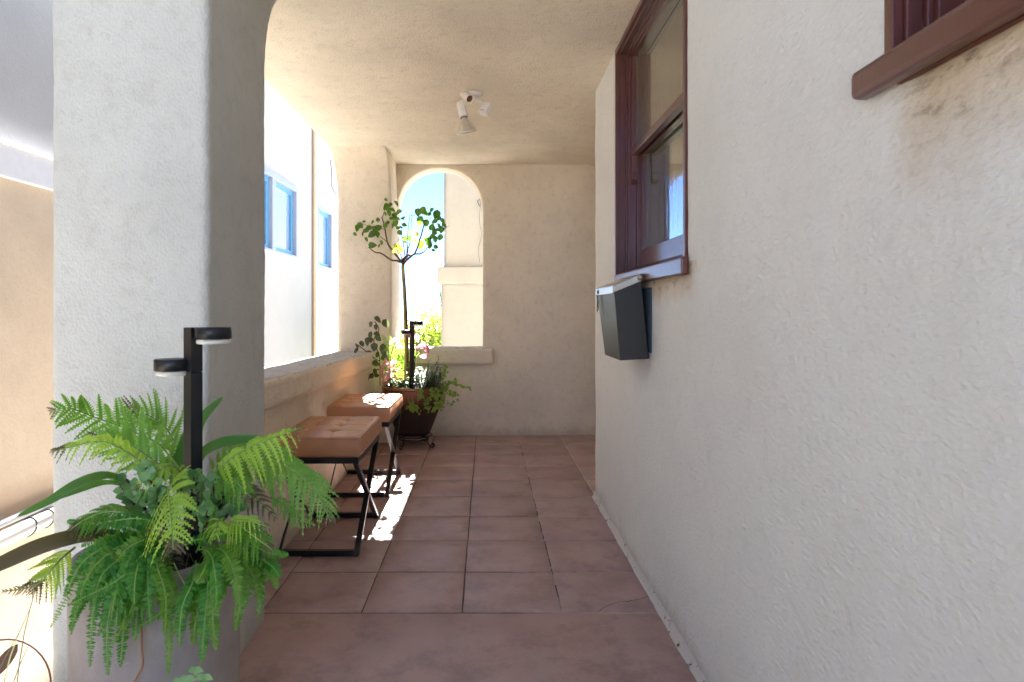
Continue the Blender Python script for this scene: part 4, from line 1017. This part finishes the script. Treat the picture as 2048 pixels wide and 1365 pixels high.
for pts_ in ([(450,700),(430,500),(400,340),(350,235)], [(470,700),(470,500),(450,380),(420,240)], [(520,700),(530,520),(520,400),(500,300)], [(560,700),(560,560),(540,460),(500,420)], [(600,700),(610,540),(650,420),(700,400)], [(480,700),(400,560),(390,440),(380,330)], [(540,700),(560,500),(570,380),(560,300)], [(500,700),(500,560),(480,460),(530,360)]):
    g = MB(); s_ = MB(); frond1(g, s_, [Z4(x, y, 4.74) for x, y in pts_], .035, 26, up=(0, -1, .3)); fo = g.build('frond', M_CREEP, lf); so = s_.build('rachis', M_GSTEM); so.parent = fo
hb = thing('leafy_herb', 'bushy small-leaved herb on the right side of the glazed pot', 'plant', (-.46, 4.66, .42))
g = MB(); s_ = MB()
for k in range(84):
    x0 = random.uniform(640, 890) if k < 56 else random.uniform(350, 640); x1 = x0+random.uniform(-30, 50); hgt = random.choice((560, 590, 620, 540, 600, 640)) if k < 56 else random.choice((640, 670, 600, 690)); 
    if k < 3: x1, hgt = (790, 880, 865)[k], (470, 440, 500)[k]
    Y = 4.62+random.uniform(-.1, .08); pth = bez([Z4(x0, 745, Y), Z4((x0+x1)/2+random.uniform(-15, 15), (745+hgt)/2, Y), Z4(x1, hgt, Y)], 14); s_.tube(pth, .0016, 4)
    for i in range(2, 15):
        for q in range(4):
            a_ = random.random()*6.28; g.leaf(pth[i], (math.cos(a_), math.sin(a_), random.uniform(.1, .8)), (0, 0, 1), random.uniform(.014, .026), .0085, seg=3)
s_.build('stems', M_STEM, hb); g.build('leaves', M_HERB, hb)
cp = thing('trailing_creeper', 'creeper with round bright leaves trailing over the glazed pot rim', 'plant', (-.42, 4.6, .42))
g = MB(); s_ = MB()
for pts_, dn in (([(600,740),(610,830),(640,900),(690,960)], 1), ([(620,740),(640,820),(600,900),(640,945)], 1), ([(700,745),(720,800),(700,830)], .6), ([(800,740),(830,800),(760,870),(790,940)], 1), ([(850,730),(860,800),(870,900),(830,955)], 1.2), ([(900,715),(900,800),(920,880),(890,930)], 1.2), ([(900,710),(960,680),(1060,700),(1170,740)], .7), ([(910,720),(960,760),(1010,800),(1030,790)], .9), ([(930,720),(980,700),(1040,650),(1050,690)], .5), ([(900,650),(940,600),(950,540)], .5), ([(920,740),(940,840),(1000,880),(1090,850)], .25), ([(300,980),(330,1100),(345,1090),(310,1180),(300,1290)], .5)):
    Y = 4.53 if pts_[0][0] < 900 else 4.62
    if pts_[0][1] > 900: Y = 4.45
    pth = bez([Z4(x, y, Y+random.uniform(-.02, .02)) for x, y in pts_], 22); s_.tube(pth, .0013, 4)
    for p in pth[2:]:
        for q in range(3):
            if random.random() < dn*.75:
                g.leaf(p+Vector((random.gauss(0, .006), random.gauss(0, .006), random.gauss(0, .006))), (random.gauss(0, 1), random.gauss(-.3, .5), random.gauss(0, .7)), (random.gauss(0, .4), -1, .5), random.uniform(.014, .024), .018, fold=.1, seg=4)
s_.build('stems', M_GSTEM, cp); g.build('leaves', M_CREEP, cp)

# ------------------------------------------------------------ rusty garden hoop and grasses low on the left
hp = thing('garden_hoop', 'rusty iron hoop ornament with a metal leaf at the bottom left corner', 'ornament', (-1.62, 2.1, -1.2))
g = MB(); c = P(12, 1372, 2.1); rad = 90*2.1/F
g.tube([c+Vector((rad*math.cos(R(t)), .01*math.sin(R(t)), rad*math.sin(R(t)))) for t in range(0, 361, 10)], .0032, 8)
g.tube([c+Vector((0, 0, -rad)), Vector((c.x, c.y, -1.2))], .006, 8); g.build('hoop', M_RUST, hp)
g = MB(); g.leaf(P(36, 1288, 2.1), P(-12, 1350, 2.06)-P(36, 1288, 2.1), (.3, -1, 0), .135, .04, fold=.2, curl=.05, seg=8); g.build('metal_leaf', M_RUST, hp)
gr = thing('ornamental_grass', 'thin wispy grass blades rising at the left edge of the pillar', 'grass', (-1.22, 1.5, -1.2))
g = MB()
for k in range(26):
    b = Vector((-1.24+random.uniform(-.05, .05), 1.52+random.uniform(-.08, .08), -1.2)); h = random.uniform(1.15, 1.55); a_ = random.uniform(-1, 1)
    e = b+Vector((random.uniform(-.14, .22), random.uniform(-.15, .1), h)); g.blade(bez([b, b+Vector(((e.x-b.x)*.15, (e.y-b.y)*.2, h*.55)), b+Vector(((e.x-b.x)*.5, (e.y-b.y)*.5, h*.86)), e], 12), .0035, up=(0, -1, .1))
g.build('blades', M_GRASSB, gr)
